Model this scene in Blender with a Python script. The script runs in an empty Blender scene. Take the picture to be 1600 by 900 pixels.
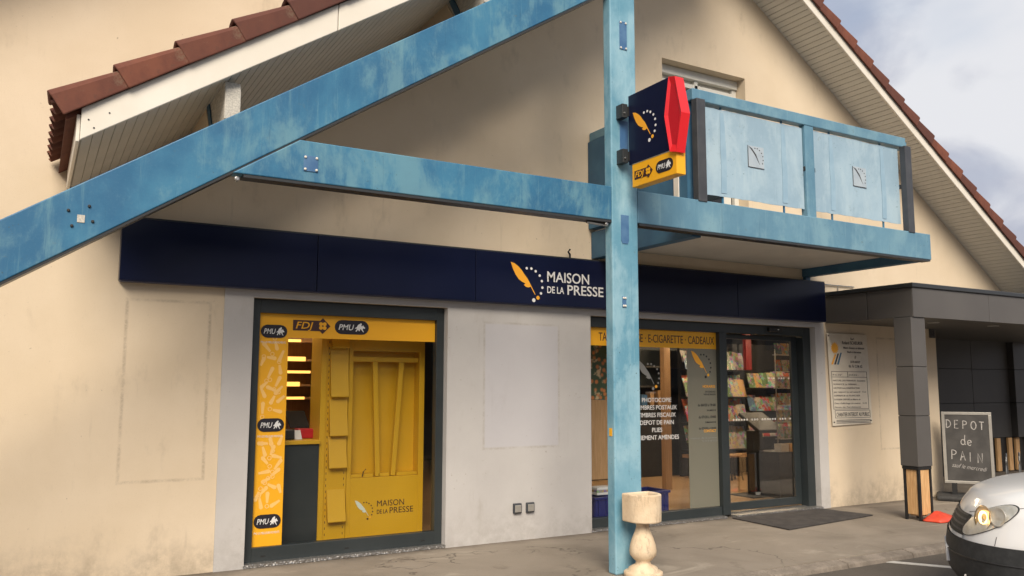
import bpy, bmesh, math, random
from mathutils import Matrix, Vector
random.seed(7)
R = math.radians
scene = bpy.context.scene
col = scene.collection

# ------------------------------------------------------------------ camera
cam_d = bpy.data.cameras.new('camera')
cam = bpy.data.objects.new('camera', cam_d); col.objects.link(cam); scene.camera = cam
yaw, pitch, roll = R(29.93), R(6.672), R(0.17)
fw = Vector((math.sin(yaw) * math.cos(pitch), math.cos(yaw) * math.cos(pitch), math.sin(pitch)))
rt = Vector((math.cos(yaw), -math.sin(yaw), 0)); up = rt.cross(fw)
rt, up = rt * math.cos(roll) + up * math.sin(roll), up * math.cos(roll) - rt * math.sin(roll)
m = Matrix((rt, up, -fw)).transposed().to_4x4(); m.translation = (0, -7.9, 1.65)
cam.matrix_world = m
cam_d.sensor_width = 36; cam_d.lens = 1298 / 1600 * 36; cam_d.clip_end = 1500; cam_d.clip_start = .05
scene.render.resolution_x, scene.render.resolution_y = 1024, 576

# ------------------------------------------------------------------ node helper
class S:
    """a socket with arithmetic"""
    def __init__(s, nt, o): s.nt, s.o = nt, o
    def m(s, op, b=0., c=None, rev=False):
        n = s.nt.nodes.new('ShaderNodeMath'); n.operation = op
        for i, v in enumerate([s, b] if c is None else [s, b, c]):
            if isinstance(v, S): s.nt.links.new(v.o, n.inputs[i])
            else: n.inputs[i].default_value = v
        return S(s.nt, n.outputs[0])
    def __add__(s, b): return s.m('ADD', b)
    def __sub__(s, b): return s.m('SUBTRACT', b)
    def __mul__(s, b): return s.m('MULTIPLY', b)
    __radd__ = __add__; __rmul__ = __mul__
    def abs(s): return s.m('ABSOLUTE')
    def max(s, b): return s.m('MAXIMUM', b)
    def min(s, b): return s.m('MINIMUM', b)
    def clamp(s): return s.max(0.).min(1.)
    def ss(s, a, b, lo=0., hi=1.):
        n = s.nt.nodes.new('ShaderNodeMapRange'); n.interpolation_type = 'SMOOTHSTEP'
        s.nt.links.new(s.o, n.inputs[0])
        for i, v in enumerate((a, b, lo, hi)): n.inputs[i + 1].default_value = v
        return S(s.nt, n.outputs[0])

class Mat:
    def __init__(s, name, rough=.6, metal=0., spec=.5):
        s.mat = bpy.data.materials.new(name); s.mat.use_nodes = True
        s.nt = s.mat.node_tree; s.p = s.nt.nodes['Principled BSDF']
        s.p.inputs['Roughness'].default_value = rough; s.p.inputs['Metallic'].default_value = metal
        s.p.inputs['Specular IOR Level'].default_value = spec
        tc = s.nt.nodes.new('ShaderNodeTexCoord'); s.co = tc.outputs['Object']
    def map(s, scale=(1, 1, 1), co=None):
        n = s.nt.nodes.new('ShaderNodeMapping'); n.inputs['Scale'].default_value = scale
        s.nt.links.new(co or s.co, n.inputs[0]); return n.outputs[0]
    def xyz(s):
        n = s.nt.nodes.new('ShaderNodeSeparateXYZ'); s.nt.links.new(s.co, n.inputs[0])
        return [S(s.nt, o) for o in n.outputs]
    def noise(s, scale, detail=4, rough=.55, stretch=None, dist=0, co=None):
        n = s.nt.nodes.new('ShaderNodeTexNoise')
        s.nt.links.new(s.map(stretch, co) if stretch else (co or s.co), n.inputs['Vector'])
        n.inputs['Scale'].default_value = scale; n.inputs['Detail'].default_value = detail
        n.inputs['Roughness'].default_value = rough; n.inputs['Distortion'].default_value = dist
        return S(s.nt, n.outputs[0])
    def rnd(s):
        n = s.nt.nodes.new('ShaderNodeObjectInfo'); return S(s.nt, n.outputs['Random'])
    def mix(s, f, a, b):
        n = s.nt.nodes.new('ShaderNodeMix'); n.data_type = 'RGBA'
        if isinstance(f, S): s.nt.links.new(f.o, n.inputs[0])
        else: n.inputs[0].default_value = f
        for i, v in ((6, a), (7, b)):
            if isinstance(v, tuple): n.inputs[i].default_value = (*v, 1)
            else: s.nt.links.new(v, n.inputs[i])
        return n.outputs[2]
    def color(s, c):
        if isinstance(c, tuple): s.p.inputs['Base Color'].default_value = (*c, 1)
        else: s.nt.links.new(c, s.p.inputs['Base Color'])
        return s
    def rough(s, v): s.nt.links.new(v.o, s.p.inputs['Roughness']); return s
    def bump(s, h, strength=.3, dist=.01):
        n = s.nt.nodes.new('ShaderNodeBump'); n.inputs['Strength'].default_value = strength
        n.inputs['Distance'].default_value = dist
        s.nt.links.new(h.o, n.inputs['Height']); s.nt.links.new(n.outputs[0], s.p.inputs['Normal']); return s
    def emit(s, c, v):
        s.p.inputs['Emission Color'].default_value = (*c, 1); s.p.inputs['Emission Strength'].default_value = v; return s

# ------------------------------------------------------------------ sky, sun, exposure
SUN_AZ, SUN_EL = R(208), R(39)            # azimuth clockwise from +y (north); behind the camera, to the left
w = bpy.data.worlds.new('World'); scene.world = w; w.use_nodes = True
nt = w.node_tree; bg = nt.nodes['Background']
sky = nt.nodes.new('ShaderNodeTexSky'); sky.sky_type = 'NISHITA'; sky.sun_disc = False
sky.sun_elevation = SUN_EL; sky.sun_rotation = SUN_AZ; sky.air_density = 1.2; sky.dust_density = 2.0
tc = nt.nodes.new('ShaderNodeTexCoord')
mp = nt.nodes.new('ShaderNodeMapping'); mp.inputs['Scale'].default_value = (1, 1, 1.9)
mp.inputs['Location'].default_value = (.35, .1, .0)
nt.links.new(tc.outputs['Generated'], mp.inputs[0])
def wnoise(scale, detail, dist=.3):
    n = nt.nodes.new('ShaderNodeTexNoise'); nt.links.new(mp.outputs[0], n.inputs['Vector'])
    n.inputs['Scale'].default_value = scale; n.inputs['Detail'].default_value = detail
    n.inputs['Distortion'].default_value = dist; n.inputs['Roughness'].default_value = .5
    return S(nt, n.outputs[0])
def wmix(f, a, b):
    n = nt.nodes.new('ShaderNodeMix'); n.data_type = 'RGBA'
    nt.links.new(f.o, n.inputs[0])
    for i, v in ((6, a), (7, b)):
        if isinstance(v, tuple): n.inputs[i].default_value = (*v, 1)
        else: nt.links.new(v, n.inputs[i])
    return n.outputs[2]
cloud = wmix(wnoise(4.6, 8).ss(.42, .62), (3.4, 3.55, 4.2), (5.5, 5.55, 5.8))
skyc = wmix(wnoise(2.1, 5).ss(.14, .46), sky.outputs[0], cloud)
nt.links.new(skyc, bg.inputs[0]); bg.inputs[1].default_value = .068
sd = bpy.data.lights.new('sun', 'SUN'); sd.energy = 2.2; sd.angle = R(34); sd.color = (1, .88, .72)
sun = bpy.data.objects.new('sun', sd); col.objects.link(sun)
sdir = Vector((math.sin(SUN_AZ) * math.cos(SUN_EL), math.cos(SUN_AZ) * math.cos(SUN_EL), math.sin(SUN_EL)))
sun.rotation_euler = sdir.to_track_quat('Z', 'Y').to_euler(); sun.location = (-6, -14, 14)
vs = scene.view_settings; vs.view_transform = 'Standard'; vs.look = 'None'; vs.gamma = 1; vs.use_curve_mapping = False
vs.exposure = 1.1

# ------------------------------------------------------------------ materials
def plain(name, c, rough=.55, metal=0., c2=None, sc=6., spec=.5, bump=0., bs=80, stretch=None, lo=.35, hi=.7):
    a = Mat(name, rough, metal, spec)
    a.color(a.mix(a.noise(sc, 5, stretch=stretch).ss(lo, hi), c, c2) if c2 else c)
    if bump: a.bump(a.noise(bs, 3), bump, .004)
    return a.mat

def render_wall(name, base, light, dirt, rects, grime=.5):
    a = Mat(name, .9, spec=.25); x, y, z = a.xyz()
    c = a.mix(a.noise(.9, 6, .6).ss(.3, .72), base, light)
    c = a.mix(a.noise(3.2, 5, .65, (1, 1, .5)).ss(.56, .8) * .35, c, dirt)
    speck = a.noise(26, 2, .5).ss(.70, .76) * a.noise(1.7, 2).ss(.45, .62)
    c = a.mix(speck * .55, c, dirt)
    run = a.noise(6, 4, .6, (3., 3., .22)).ss(.60, .78) * a.noise(.8, 3).ss(.45, .65)
    c = a.mix(run * .3, c, dirt)
    c = a.mix(a.noise(85, 3, .7).ss(.55, .8) * .22, c, dirt)
    foot = (z + a.noise(2.3, 5, .65, (1, 1, .6)) * .95 - .45).ss(.02, .52, 1, 0)
    c = a.mix(foot * a.noise(7, 6, .75).ss(.25, .7) * grime, c, (dirt[0] * .75, dirt[1] * .77, dirt[2] * .8))
    for cx, cz, hw, hh, fill, fcol in rects:
        d = ((x - cx).abs() - hw).max((z - cz).abs() - hh)
        edge = d.abs().ss(.002, .022, 1, 0) * a.noise(4, 6, .8).ss(.36, .62) * a.noise(45, 3, .7).ss(.25, .55)
        c = a.mix(edge * .48, c, dirt)
        if fill: c = a.mix(d.ss(-.02, .0, 1, 0) * fill, c, fcol)
    a.color(c); a.bump(a.noise(130, 4, .7) * .8 + a.noise(7, 3) * .9, .4, .006)
    return a.mat
M = {}
M['wall'] = render_wall('beige_render', (.64, .53, .39), (.70, .59, .45), (.25, .20, .15),
                        [(1.035, 1.6, .345, .785, 0, None), (10.98, 1.55, .26, .8, 0, None)])
M['grey_wall'] = render_wall('grey_render', (.47, .455, .45), (.53, .515, .505), (.30, .26, .22),
                             [(4.675, 1.65, .475, .67, .45, (.50, .50, .56))], .35)
def blue_paint(name, deep, mid, pale, vert=True):
    a = Mat(name, .5, spec=.4); x, y, z = a.xyz()
    n1 = a.noise(1.1, 8, .66, (1, 1, .8), .3); n2 = a.noise(2.3, 9, .7, (1.3, 1.3, .6), .3); n3 = a.noise(30, 4, .6)
    c = a.mix(n1.ss(.38, .62), deep, mid)
    c = a.mix((n2 + n1 * .3).ss(.60, .78) * .5, c, pale)
    c = a.mix(a.noise(5, 7, .7, (3., 3., .16)).ss(.56, .72) * .3, c, (pale[0] * 1.12, pale[1] * 1.1, pale[2] * 1.05))
    c = a.mix(a.noise(6, 7, .7, (3., 3., .2)).ss(.58, .72) * .4, c, (deep[0] * .75, deep[1] * .75, deep[2] * .75))
    c = a.mix(a.noise(60, 4, .7).ss(.5, .8) * .14, c, pale)
    spot = a.noise(42, 4, .65).ss(.64, .70) * a.noise(1.6, 4).ss(.5, .6)
    c = a.mix(spot * .8, c, (.05, .09, .10))
    c = a.mix(a.noise(7, 6, .75).ss(.62, .72) * .4, c, (.12, .14, .11))
    a.color(c); a.rough(n2.ss(.3, .7, .38, .62)); a.bump(n3, .08, .003)
    return a.mat
M['blue'] = blue_paint('weathered_blue_paint', (.024, .122, .245), (.046, .185, .315), (.17, .33, .375))
M['blue_balcony'] = blue_paint('chalky_blue_paint', (.095, .215, .315), (.13, .27, .37), (.22, .37, .44))
M['blue_post'] = blue_paint('faded_blue_paint', (.11, .28, .39), (.21, .40, .51), (.34, .52, .60))
M['blue_panel'] = blue_paint('pale_blue_paint', (.26, .38, .48), (.33, .46, .56), (.42, .54, .61))
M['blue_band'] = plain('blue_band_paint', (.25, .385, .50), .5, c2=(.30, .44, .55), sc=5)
M['plate_grey'] = plain('pale_plate', (.40, .47, .53), .55, c2=(.34, .41, .48), sc=9)
M['opp_wall'] = plain('brown_brick', (.10, .08, .065), .9, c2=(.14, .11, .09), sc=1.)
M['blue_dark'] = plain('navy_blue_paint', (.035, .11, .20), .5, c2=(.05, .15, .25), sc=3)
M['blue_plate'] = plain('cobalt_paint', (.045, .125, .27), .45, c2=(.08, .18, .33), sc=9)
M['white_trim'] = plain('cream_paint', (.70, .66, .58), .55, c2=(.76, .72, .65), sc=2.5, bump=.05)
M['soffit'] = plain('soffit_board_paint', (.60, .585, .54), .6, c2=(.66, .64, .59), sc=2)
M['timber_grey'] = plain('weathered_timber', (.42, .40, .36), .8, c2=(.62, .59, .52), sc=14, stretch=(6, 1, 6), bump=.2)
def tile_mat():
    a = Mat('terracotta', .82, spec=.3); r = a.rnd()
    c = a.mix(a.noise(6, 5, .65).ss(.3, .7), (.125, .044, .031), (.19, .068, .042))
    c = a.mix(r * .85, c, (.085, .036, .03))
    c = a.mix(a.noise(3.5, 6, .75).ss(.60, .70) * .4, c, (.20, .16, .11))
    c = a.mix(a.noise(19, 5, .7).ss(.58, .72) * .6, c, (.085, .05, .038))
    a.color(c); a.bump(a.noise(110, 3), .15, .003); return a.mat
M['tile'] = tile_mat()
M['navy'] = plain('navy_panel', (.0045, .0075, .030), .28, c2=(.006, .009, .034), sc=2, spec=.3)
M['navy_edge'] = plain('navy_joint', (.03, .035, .09), .4)
M['yellow'] = plain('yellow_vinyl', (.86, .42, .012), .45, c2=(.83, .40, .012), sc=1.5)
M['yellow_board'] = plain('yellow_board', (.66, .375, .014), .42, c2=(.60, .34, .014), sc=1.2)
M['red'] = plain('red_acrylic', (.72, .02, .028), .3)
M['red_dark'] = plain('deep_red_acrylic', (.50, .012, .022), .35)
M['shop_red'] = plain('shop_red', (.16, .008, .010), .5)
M['white_print'] = plain('white_print', (.72, .72, .72), .5)
M['orange_print'] = plain('amber_print', (.86, .40, .03), .5)
M['peach_print'] = plain('peach_print', (.90, .55, .17), .5)
M['maroon_print'] = plain('maroon_print', (.055, .02, .018), .5)
M['black_print'] = plain('black_print', (.012, .010, .018), .5)
M['grey_print'] = plain('grey_print', (.25, .25, .24), .5)
M['pale_print'] = plain('pale_print', (.62, .68, .60), .5)
M['anthracite'] = plain('anthracite_frame', (.024, .031, .034), .4, c2=(.03, .037, .04), sc=3)
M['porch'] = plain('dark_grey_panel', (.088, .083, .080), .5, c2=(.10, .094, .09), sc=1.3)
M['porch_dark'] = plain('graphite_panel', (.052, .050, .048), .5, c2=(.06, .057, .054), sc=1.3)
M['flash'] = plain('charcoal_flashing', (.03, .033, .036), .35)
M['black'] = plain('black_plastic', (.014, .014, .015), .45, c2=(.02, .02, .02), sc=12)
M['rubber'] = plain('dark_rubber', (.03, .03, .031), .75, c2=(.045, .044, .043), sc=20, bump=.2, bs=160)
M['grey_post'] = plain('grey_post_paint', (.042, .046, .055), .45, c2=(.06, .064, .072), sc=5)
M['steel'] = plain('galvanised_steel', (.5, .5, .49), .4, 1., c2=(.38, .38, .38), sc=30)
M['white_pvc'] = plain('white_pvc', (.66, .65, .60), .4)
M['wood'] = plain('spruce_board', (.52, .30, .13), .6, c2=(.68, .43, .21), sc=9, stretch=(9, 9, .7), bump=.1)
M['mdf'] = plain('oak_panel', (.40, .235, .11), .55, c2=(.48, .29, .145), sc=7, stretch=(6, 6, .6))
M['floor_wood'] = plain('wood_floor', (.42, .26, .13), .35, c2=(.52, .34, .19), sc=5, stretch=(.7, 9, 1))
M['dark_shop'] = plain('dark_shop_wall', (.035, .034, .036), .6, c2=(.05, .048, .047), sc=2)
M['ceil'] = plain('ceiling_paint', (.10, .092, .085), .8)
M['stone'] = None
def stone():
    a = Mat('cast_stone', .85, spec=.3)
    c = a.mix(a.noise(7, 5, .6).ss(.3, .7), (.64, .49, .33), (.74, .60, .43))
    c = a.mix(a.noise(6, 7, .75, (2.5, 2.5, .8)).ss(.50, .68) * .6, c, (.27, .21, .15))
    a.color(c); a.bump(a.noise(50, 5, .75), .5, .010); return a.mat
M['stone'] = stone()
def pavement():
    a = Mat('concrete_paving', .9, spec=.3)
    c = a.mix(a.noise(.8, 6, .6, dist=.6).ss(.3, .7), (.20, .172, .140), (.285, .247, .205))
    c = a.mix(a.noise(1.3, 6, .7, (.6, 1.5, 1), .8).ss(.56, .72) * .65, c, (.40, .36, .30))
    c = a.mix(a.noise(2.0, 6, .7, dist=1.).ss(.58, .70) * .55, c, (.13, .105, .082))
    c = a.mix(a.noise(60, 4, .7).ss(.55, .75) * .4, c, (.11, .09, .075))
    v = a.nt.nodes.new('ShaderNodeTexVoronoi'); v.feature = 'DISTANCE_TO_EDGE'; v.inputs['Scale'].default_value = .55
    wv = a.nt.nodes.new('ShaderNodeVectorMath'); wv.operation = 'ADD'; nz = a.nt.nodes.new('ShaderNodeTexNoise'); nz.inputs['Scale'].default_value = 2.2; nz.inputs['Detail'].default_value = 6
    a.nt.links.new(a.co, nz.inputs['Vector']); a.nt.links.new(a.co, wv.inputs[0]); a.nt.links.new(nz.outputs['Color'], wv.inputs[1]); a.nt.links.new(wv.outputs[0], v.inputs['Vector'])
    x, y, z = a.xyz(); gr_ = (y + a.noise(4, 5, .7) * .3).ss(-.06, .17)
    c = a.mix(gr_ * .6, c, (.085, .07, .055))
    crack = S(a.nt, v.outputs['Distance']).ss(.002, .009, 1, 0) * a.noise(.9, 3).ss(.52, .60)
    c = a.mix(crack * .6, c, (.05, .042, .035))
    c = a.mix(a.noise(38, 2, .5).ss(.73, .76) * .7, c, (.09, .078, .065))
    a.color(c); a.bump(a.noise(150, 4, .7) + a.noise(9, 4) - crack * 2., .35, .006); return a.mat
M['pave'] = pavement()
def kerbm():
    a = Mat('kerb_stone', .9, spec=.3)
    c = a.mix(a.noise(5, 6, .7).ss(.3, .7), (.17, .145, .12), (.29, .25, .21))
    c = a.mix(a.noise(70, 3, .7).ss(.5, .7) * .5, c, (.09, .08, .07))
    a.color(c); a.bump(a.noise(60, 4, .7), .5, .01); return a.mat
M['kerb'] = kerbm()
def asphalt():
    a = Mat('asphalt', .9, spec=.3)
    c = a.mix(a.noise(.6, 5, .6).ss(.3, .7), (.082, .071, .060), (.115, .10, .085))
    c = a.mix(a.noise(120, 3, .8).ss(.45, .75) * .6, c, (.17, .15, .13))
    c = a.mix(a.noise(3, 6, .7, dist=1).ss(.6, .7) * .5, c, (.05, .045, .04))
    a.color(c); a.bump(a.noise(160, 4, .8), .6, .008); return a.mat
M['asphalt'] = asphalt()
M['line'] = plain('road_paint', (.55, .53, .49), .7, c2=(.32, .30, .27), sc=18, lo=.5, hi=.75)
M['chalkboard'] = plain('chalkboard', (.045, .043, .042), .6, c2=(.075, .072, .07), sc=4)
M['chalk'] = plain('chalk', (.44, .42, .41), .9, c2=(.30, .29, .28), sc=40)
M['aluminium'] = plain('aluminium', (.50, .48, .44), .4, .6, c2=(.44, .42, .38), sc=8)
M['sheet'] = plain('sign_sheet', (.66, .60, .50), .5, c2=(.60, .54, .45), sc=5)
M['ink'] = plain('dark_ink', (.05, .05, .055), .6)
M['mat_rubber'] = plain('door_mat_pile', (.040, .036, .036), .95, c2=(.062, .056, .054), sc=7, bump=.5, bs=220)
M['tread'] = None
def tread():
    a = Mat('tread_plate', .42, .85)
    v = a.nt.nodes.new('ShaderNodeTexVoronoi'); v.inputs['Scale'].default_value = 42; a.nt.links.new(a.co, v.inputs['Vector'])
    d = S(a.nt, v.outputs['Distance'])
    a.color(a.mix(d.ss(.1, .5), (.68, .67, .65), (.36, .35, .34))); a.bump(d, .8, .01); return a.mat
M['tread'] = tread()
M['orange_base'] = plain('red_plastic', (.66, .075, .035), .5, c2=(.52, .05, .03), sc=9)
M['blue_crate'] = plain('blue_plastic', (.008, .014, .13), .4, c2=(.012, .02, .16), sc=6)
M['cream_door'] = plain('shutter_white', (.60, .57, .50), .5)
M['led'] = Mat('warm_led', .5).color((.8, .6, .3)).emit((1, .50, .10), .9).mat
M['lamp_panel'] = Mat('ceiling_lamp', .5).color((.8, .75, .65)).emit((1, .74, .46), 42.).mat
M['screen'] = Mat('screen', .3).color((.01, .02, .05)).emit((.10, .20, .5), .5).mat
M['spot_glass'] = plain('downlight_lens', (.6, .6, .58), .2)
def glass(name, tint=(.97, .98, .98), refl=.35):
    mt = bpy.data.materials.new(name); mt.use_nodes = True; n = mt.node_tree; n.nodes.clear()
    o = n.nodes.new('ShaderNodeOutputMaterial'); mx = n.nodes.new('ShaderNodeMixShader')
    t = n.nodes.new('ShaderNodeBsdfTransparent'); t.inputs[0].default_value = (*tint, 1)
    g = n.nodes.new('ShaderNodeBsdfGlossy'); g.inputs['Roughness'].default_value = .02
    f = n.nodes.new('ShaderNodeFresnel'); f.inputs[0].default_value = 1.5
    q = S(n, f.outputs[0]) * refl
    n.links.new(q.o, mx.inputs[0]); n.links.new(t.outputs[0], mx.inputs[1]); n.links.new(g.outputs[0], mx.inputs[2])
    n.links.new(mx.outputs[0], o.inputs[0]); return mt
M['glass'] = glass('window_glass')
def frosted():
    mt = Mat('frosted_film', .45); mt.color((.20, .195, .155)); mt.p.inputs['Alpha'].default_value = .86; return mt.mat
M['film'] = frosted()
def cover():
    a = Mat('magazine_print', .4); r = a.rnd()
    ad = a.nt.nodes.new('ShaderNodeVectorMath'); ad.operation = 'ADD'
    cb = a.nt.nodes.new('ShaderNodeCombineXYZ'); off = r * 37.
    for i in (0, 1, 2): a.nt.links.new(off.o, cb.inputs[i])
    a.nt.links.new(a.co, ad.inputs[0]); a.nt.links.new(cb.outputs[0], ad.inputs[1])
    v = a.nt.nodes.new('ShaderNodeTexVoronoi'); v.distance = 'CHEBYCHEV'; v.inputs['Scale'].default_value = 17
    a.nt.links.new(ad.outputs[0], v.inputs['Vector'])
    hs = a.nt.nodes.new('ShaderNodeHueSaturation'); hs.inputs['Saturation'].default_value = .75; hs.inputs['Value'].default_value = .45
    a.nt.links.new(v.outputs['Color'], hs.inputs['Color'])
    rp = a.nt.nodes.new('ShaderNodeValToRGB'); e = rp.color_ramp; e.interpolation = 'CONSTANT'
    cs = [(.42, .37, .30), (.40, .04, .03), (.48, .28, .10), (.08, .14, .24), (.45, .36, .18), (.42, .11, .05), (.10, .17, .07), (.40, .36, .32)]
    e.elements[0].color = (*cs[0], 1); e.elements[1].position = .15; e.elements[1].color = (*cs[1], 1)
    for i in range(2, 8): q = e.elements.new(i * .125); q.color = (*cs[i], 1)
    a.nt.links.new(r.o, rp.inputs[0])
    c = a.mix(a.noise(6, 5, .7, co=ad.outputs[0]).ss(.47, .52), rp.outputs[0], hs.outputs[0])
    a.color(c); return a.mat
M['cover'] = cover()
def flowers():
    a = Mat('flower_print', .7)
    v = a.nt.nodes.new('ShaderNodeTexVoronoi'); v.inputs['Scale'].default_value = 14; a.nt.links.new(a.co, v.inputs['Vector'])
    d = S(a.nt, v.outputs['Distance'])
    c = a.mix(d.ss(.2, .5), (.62, .22, .07), (.07, .11, .06))
    c = a.mix(a.noise(10, 2).ss(.55, .7), c, (.66, .50, .30)); a.color(c); return a.mat
M['flowers'] = flowers()
M['van_white'] = Mat('white_car_paint', .28).color((.74, .745, .75)).mat
M['van_white'].node_tree.nodes['Principled BSDF'].inputs['Coat Weight'].default_value = .6
M['bumper'] = plain('textured_bumper', (.022, .024, .026), .6, c2=(.034, .036, .038), sc=20, bump=.2, bs=200)
M['chrome'] = plain('reflector', (.86, .84, .80), .32, .55, c2=(.70, .66, .58), sc=14)
M['lamp_clear'] = plain('lamp_facet', (.72, .70, .66), .18, .7, c2=(.45, .43, .40), sc=25)
M['lamp_amber'] = plain('amber_facet', (.85, .60, .30), .25, .6, c2=(.80, .72, .58), sc=20)
M['bulb'] = Mat('lit_bulb', .4).color((.9, .6, .2)).emit((1, .62, .22), 2.6).mat
M['tyre'] = plain('tyre', (.02, .02, .02), .85)
M['van_glass'] = plain('tinted_glass', (.012, .014, .016), .06)

# ------------------------------------------------------------------ mesh helpers
ROOTLOC = {}
def link(name, me, mat, parent=None, basis=None):
    o = bpy.data.objects.new(name, me); col.objects.link(o)
    if mat is not None and not me.materials: me.materials.append(M[mat] if isinstance(mat, str) else mat)
    if parent is not None:
        o.parent = parent; o.matrix_parent_inverse = ROOTLOC.get(parent, Matrix()).inverted()
    if basis is not None: o.matrix_basis = basis
    return o
def tag(o, label, cat, group=None):
    o['label'] = label; o['category'] = cat
    if group: o['group'] = group
    return o
def thing(name, loc, label, cat, group=None, rotz=0):
    o = bpy.data.objects.new(name, None); col.objects.link(o); o.empty_display_size = .2
    mw = Matrix.Translation(loc) @ Matrix.Rotation(rotz, 4, 'Z'); o.matrix_basis = mw
    if not rotz: ROOTLOC[o] = mw            # parts of an unrotated thing are written in world coordinates
    return tag(o, label, cat, group)
def struct(o): o['kind'] = 'structure'; return o

class MB:
    def __init__(s): s.v, s.f = [], []
    def add(s, vs, fs):
        n = len(s.v); s.v += [tuple(p) for p in vs]; s.f += [tuple(i + n for i in f) for f in fs]; return s
    def box(s, x0, x1, y0, y1, z0, z1):
        v = [(x, y, z) for z in (z0, z1) for y in (y0, y1) for x in (x0, x1)]
        return s.add(v, [(0, 2, 3, 1), (4, 5, 7, 6), (0, 1, 5, 4), (2, 6, 7, 3), (0, 4, 6, 2), (1, 3, 7, 5)])
    def prism(s, a, b):
        """two matching rings a (front) and b (back)"""
        n = len(a)
        return s.add(list(a) + list(b), [tuple(range(n)), tuple(range(2 * n - 1, n - 1, -1))] +
                     [(i, i + n, (i + 1) % n + n, (i + 1) % n) for i in range(n)])
    def xz(s, pts, y0, y1): return s.prism([(x, y0, z) for x, z in pts], [(x, y1, z) for x, z in pts])
    def yz(s, pts, x0, x1): return s.prism([(x0, y, z) for y, z in pts], [(x1, y, z) for y, z in pts])
    def xy(s, pts, z0, z1): return s.prism([(x, y, z0) for x, y in pts], [(x, y, z1) for x, y in pts])
    def tube(s, pts, r, n=8):
        pts = [Vector(p) for p in pts]; rings = []
        for i, p in enumerate(pts):
            d = (pts[min(i + 1, len(pts) - 1)] - pts[max(i - 1, 0)]).normalized()
            u = d.cross(Vector((0, 0, 1)) if abs(d.z) < .9 else Vector((1, 0, 0))).normalized(); v = d.cross(u)
            rings.append([p + (u * math.cos(a) + v * math.sin(a)) * r for a in [2 * math.pi * k / n for k in range(n)]])
        vs = [q for rg in rings for q in rg]; fs = []
        for i in range(len(rings) - 1):
            for k in range(n): fs.append((i * n + k, i * n + (k + 1) % n, (i + 1) * n + (k + 1) % n, (i + 1) * n + k))
        fs += [tuple(range(n))[::-1], tuple(range((len(rings) - 1) * n, len(rings) * n))]
        return s.add(vs, fs)
    def lathe(s, prof, cx, cy, n=40, cap=True):
        vs = [(cx + r * math.cos(2 * math.pi * k / n), cy + r * math.sin(2 * math.pi * k / n), z) for r, z in prof for k in range(n)]
        fs = [(i * n + k, i * n + (k + 1) % n, (i + 1) * n + (k + 1) % n, (i + 1) * n + k) for i in range(len(prof) - 1) for k in range(n)]
        if cap: fs += [tuple(range(n))[::-1], tuple(range((len(prof) - 1) * n, len(prof) * n))]
        return s.add(vs, fs)
    def mesh(s, name, smooth=False):
        me = bpy.data.meshes.new(name); me.from_pydata(s.v, [], s.f)
        bm = bmesh.new(); bm.from_mesh(me); bmesh.ops.recalc_face_normals(bm, faces=bm.faces); bm.to_mesh(me); bm.free()
        if smooth:
            for p in me.polygons: p.use_smooth = True
        return me
    def build(s, name, mat, parent=None, bevel=0., smooth=False, basis=None):
        o = link(name, s.mesh(name, smooth), mat, parent, basis)
        if bevel:
            b = o.modifiers.new('bevel', 'BEVEL'); b.width = bevel; b.segments = 2; b.limit_method = 'ANGLE'
        return o
def B(*a): return MB().box(*a)

def plane_wall(y):      # u along +x, v up, facing -y
    return Matrix(((1, 0, 0, 0), (0, 0, -1, y), (0, 1, 0, 0), (0, 0, 0, 1)))
def plane_side(x):      # u along -y, v up, facing -x
    return Matrix(((0, 0, -1, x), (-1, 0, 0, 0), (0, 1, 0, 0), (0, 0, 0, 1)))
def flat(pl, pts, mat, parent, name, n=.0, th=.002):
    return MB().prism([(u, v, n + th) for u, v in pts], [(u, v, n) for u, v in pts]).build(name, mat, parent, basis=pl)
def rect(u0, u1, v0, v1): return [(u0, v0), (u1, v0), (u1, v1), (u0, v1)]
def disc(u, v, r, n=16, rv=None): return [(u + r * math.cos(2 * math.pi * k / n), v + (rv or r) * math.sin(2 * math.pi * k / n)) for k in range(n)]
def pill(u0, u1, v0, v1, n=8):
    r = (v1 - v0) / 2; c = (v0 + v1) / 2; p = []
    for k in range(n + 1): a = -math.pi / 2 + math.pi * k / n; p.append((u1 - r + r * math.cos(a), c + r * math.sin(a)))
    for k in range(n + 1): a = math.pi / 2 + math.pi * k / n; p.append((u0 + r + r * math.cos(a), c + r * math.sin(a)))
    return p
DG = None
def text(pl, s, u, v, w, h, mat, parent, n=.0, bold=.012, shear=0., align='L', name='lettering', th=.0015, rot=0.):
    """a line of lettering: left (or centre) u, baseline v, fitted to width w and / or height h"""
    cu = bpy.data.curves.new('t', 'FONT'); cu.body = s; cu.offset = bold; cu.extrude = .004; cu.shear = shear; cu.resolution_u = 3
    t = bpy.data.objects.new('t', cu); col.objects.link(t)
    me = bpy.data.meshes.new_from_object(t.evaluated_get(bpy.context.evaluated_depsgraph_get()))
    bpy.data.objects.remove(t); bpy.data.curves.remove(cu)
    xs = [p.co.x for p in me.vertices]; ys = [p.co.y for p in me.vertices]
    x0, x1, y1 = min(xs), max(xs), max(ys)
    sy = h / y1 if h else w / (x1 - x0); sx = w / (x1 - x0) if w else sy
    du = -(x1 - x0) * sx / 2 if align == 'C' else -(x1 - x0) * sx if align == 'R' else 0
    for p in me.vertices:
        p.co = ((p.co.x - x0) * sx + du, p.co.y * sy, n + th * (p.co.z + .004) / .008)
    me.materials.clear()
    return link(name, me, mat, parent, pl @ Matrix.Translation((u, v, 0)) @ Matrix.Rotation(rot, 4, 'Z'))
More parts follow.
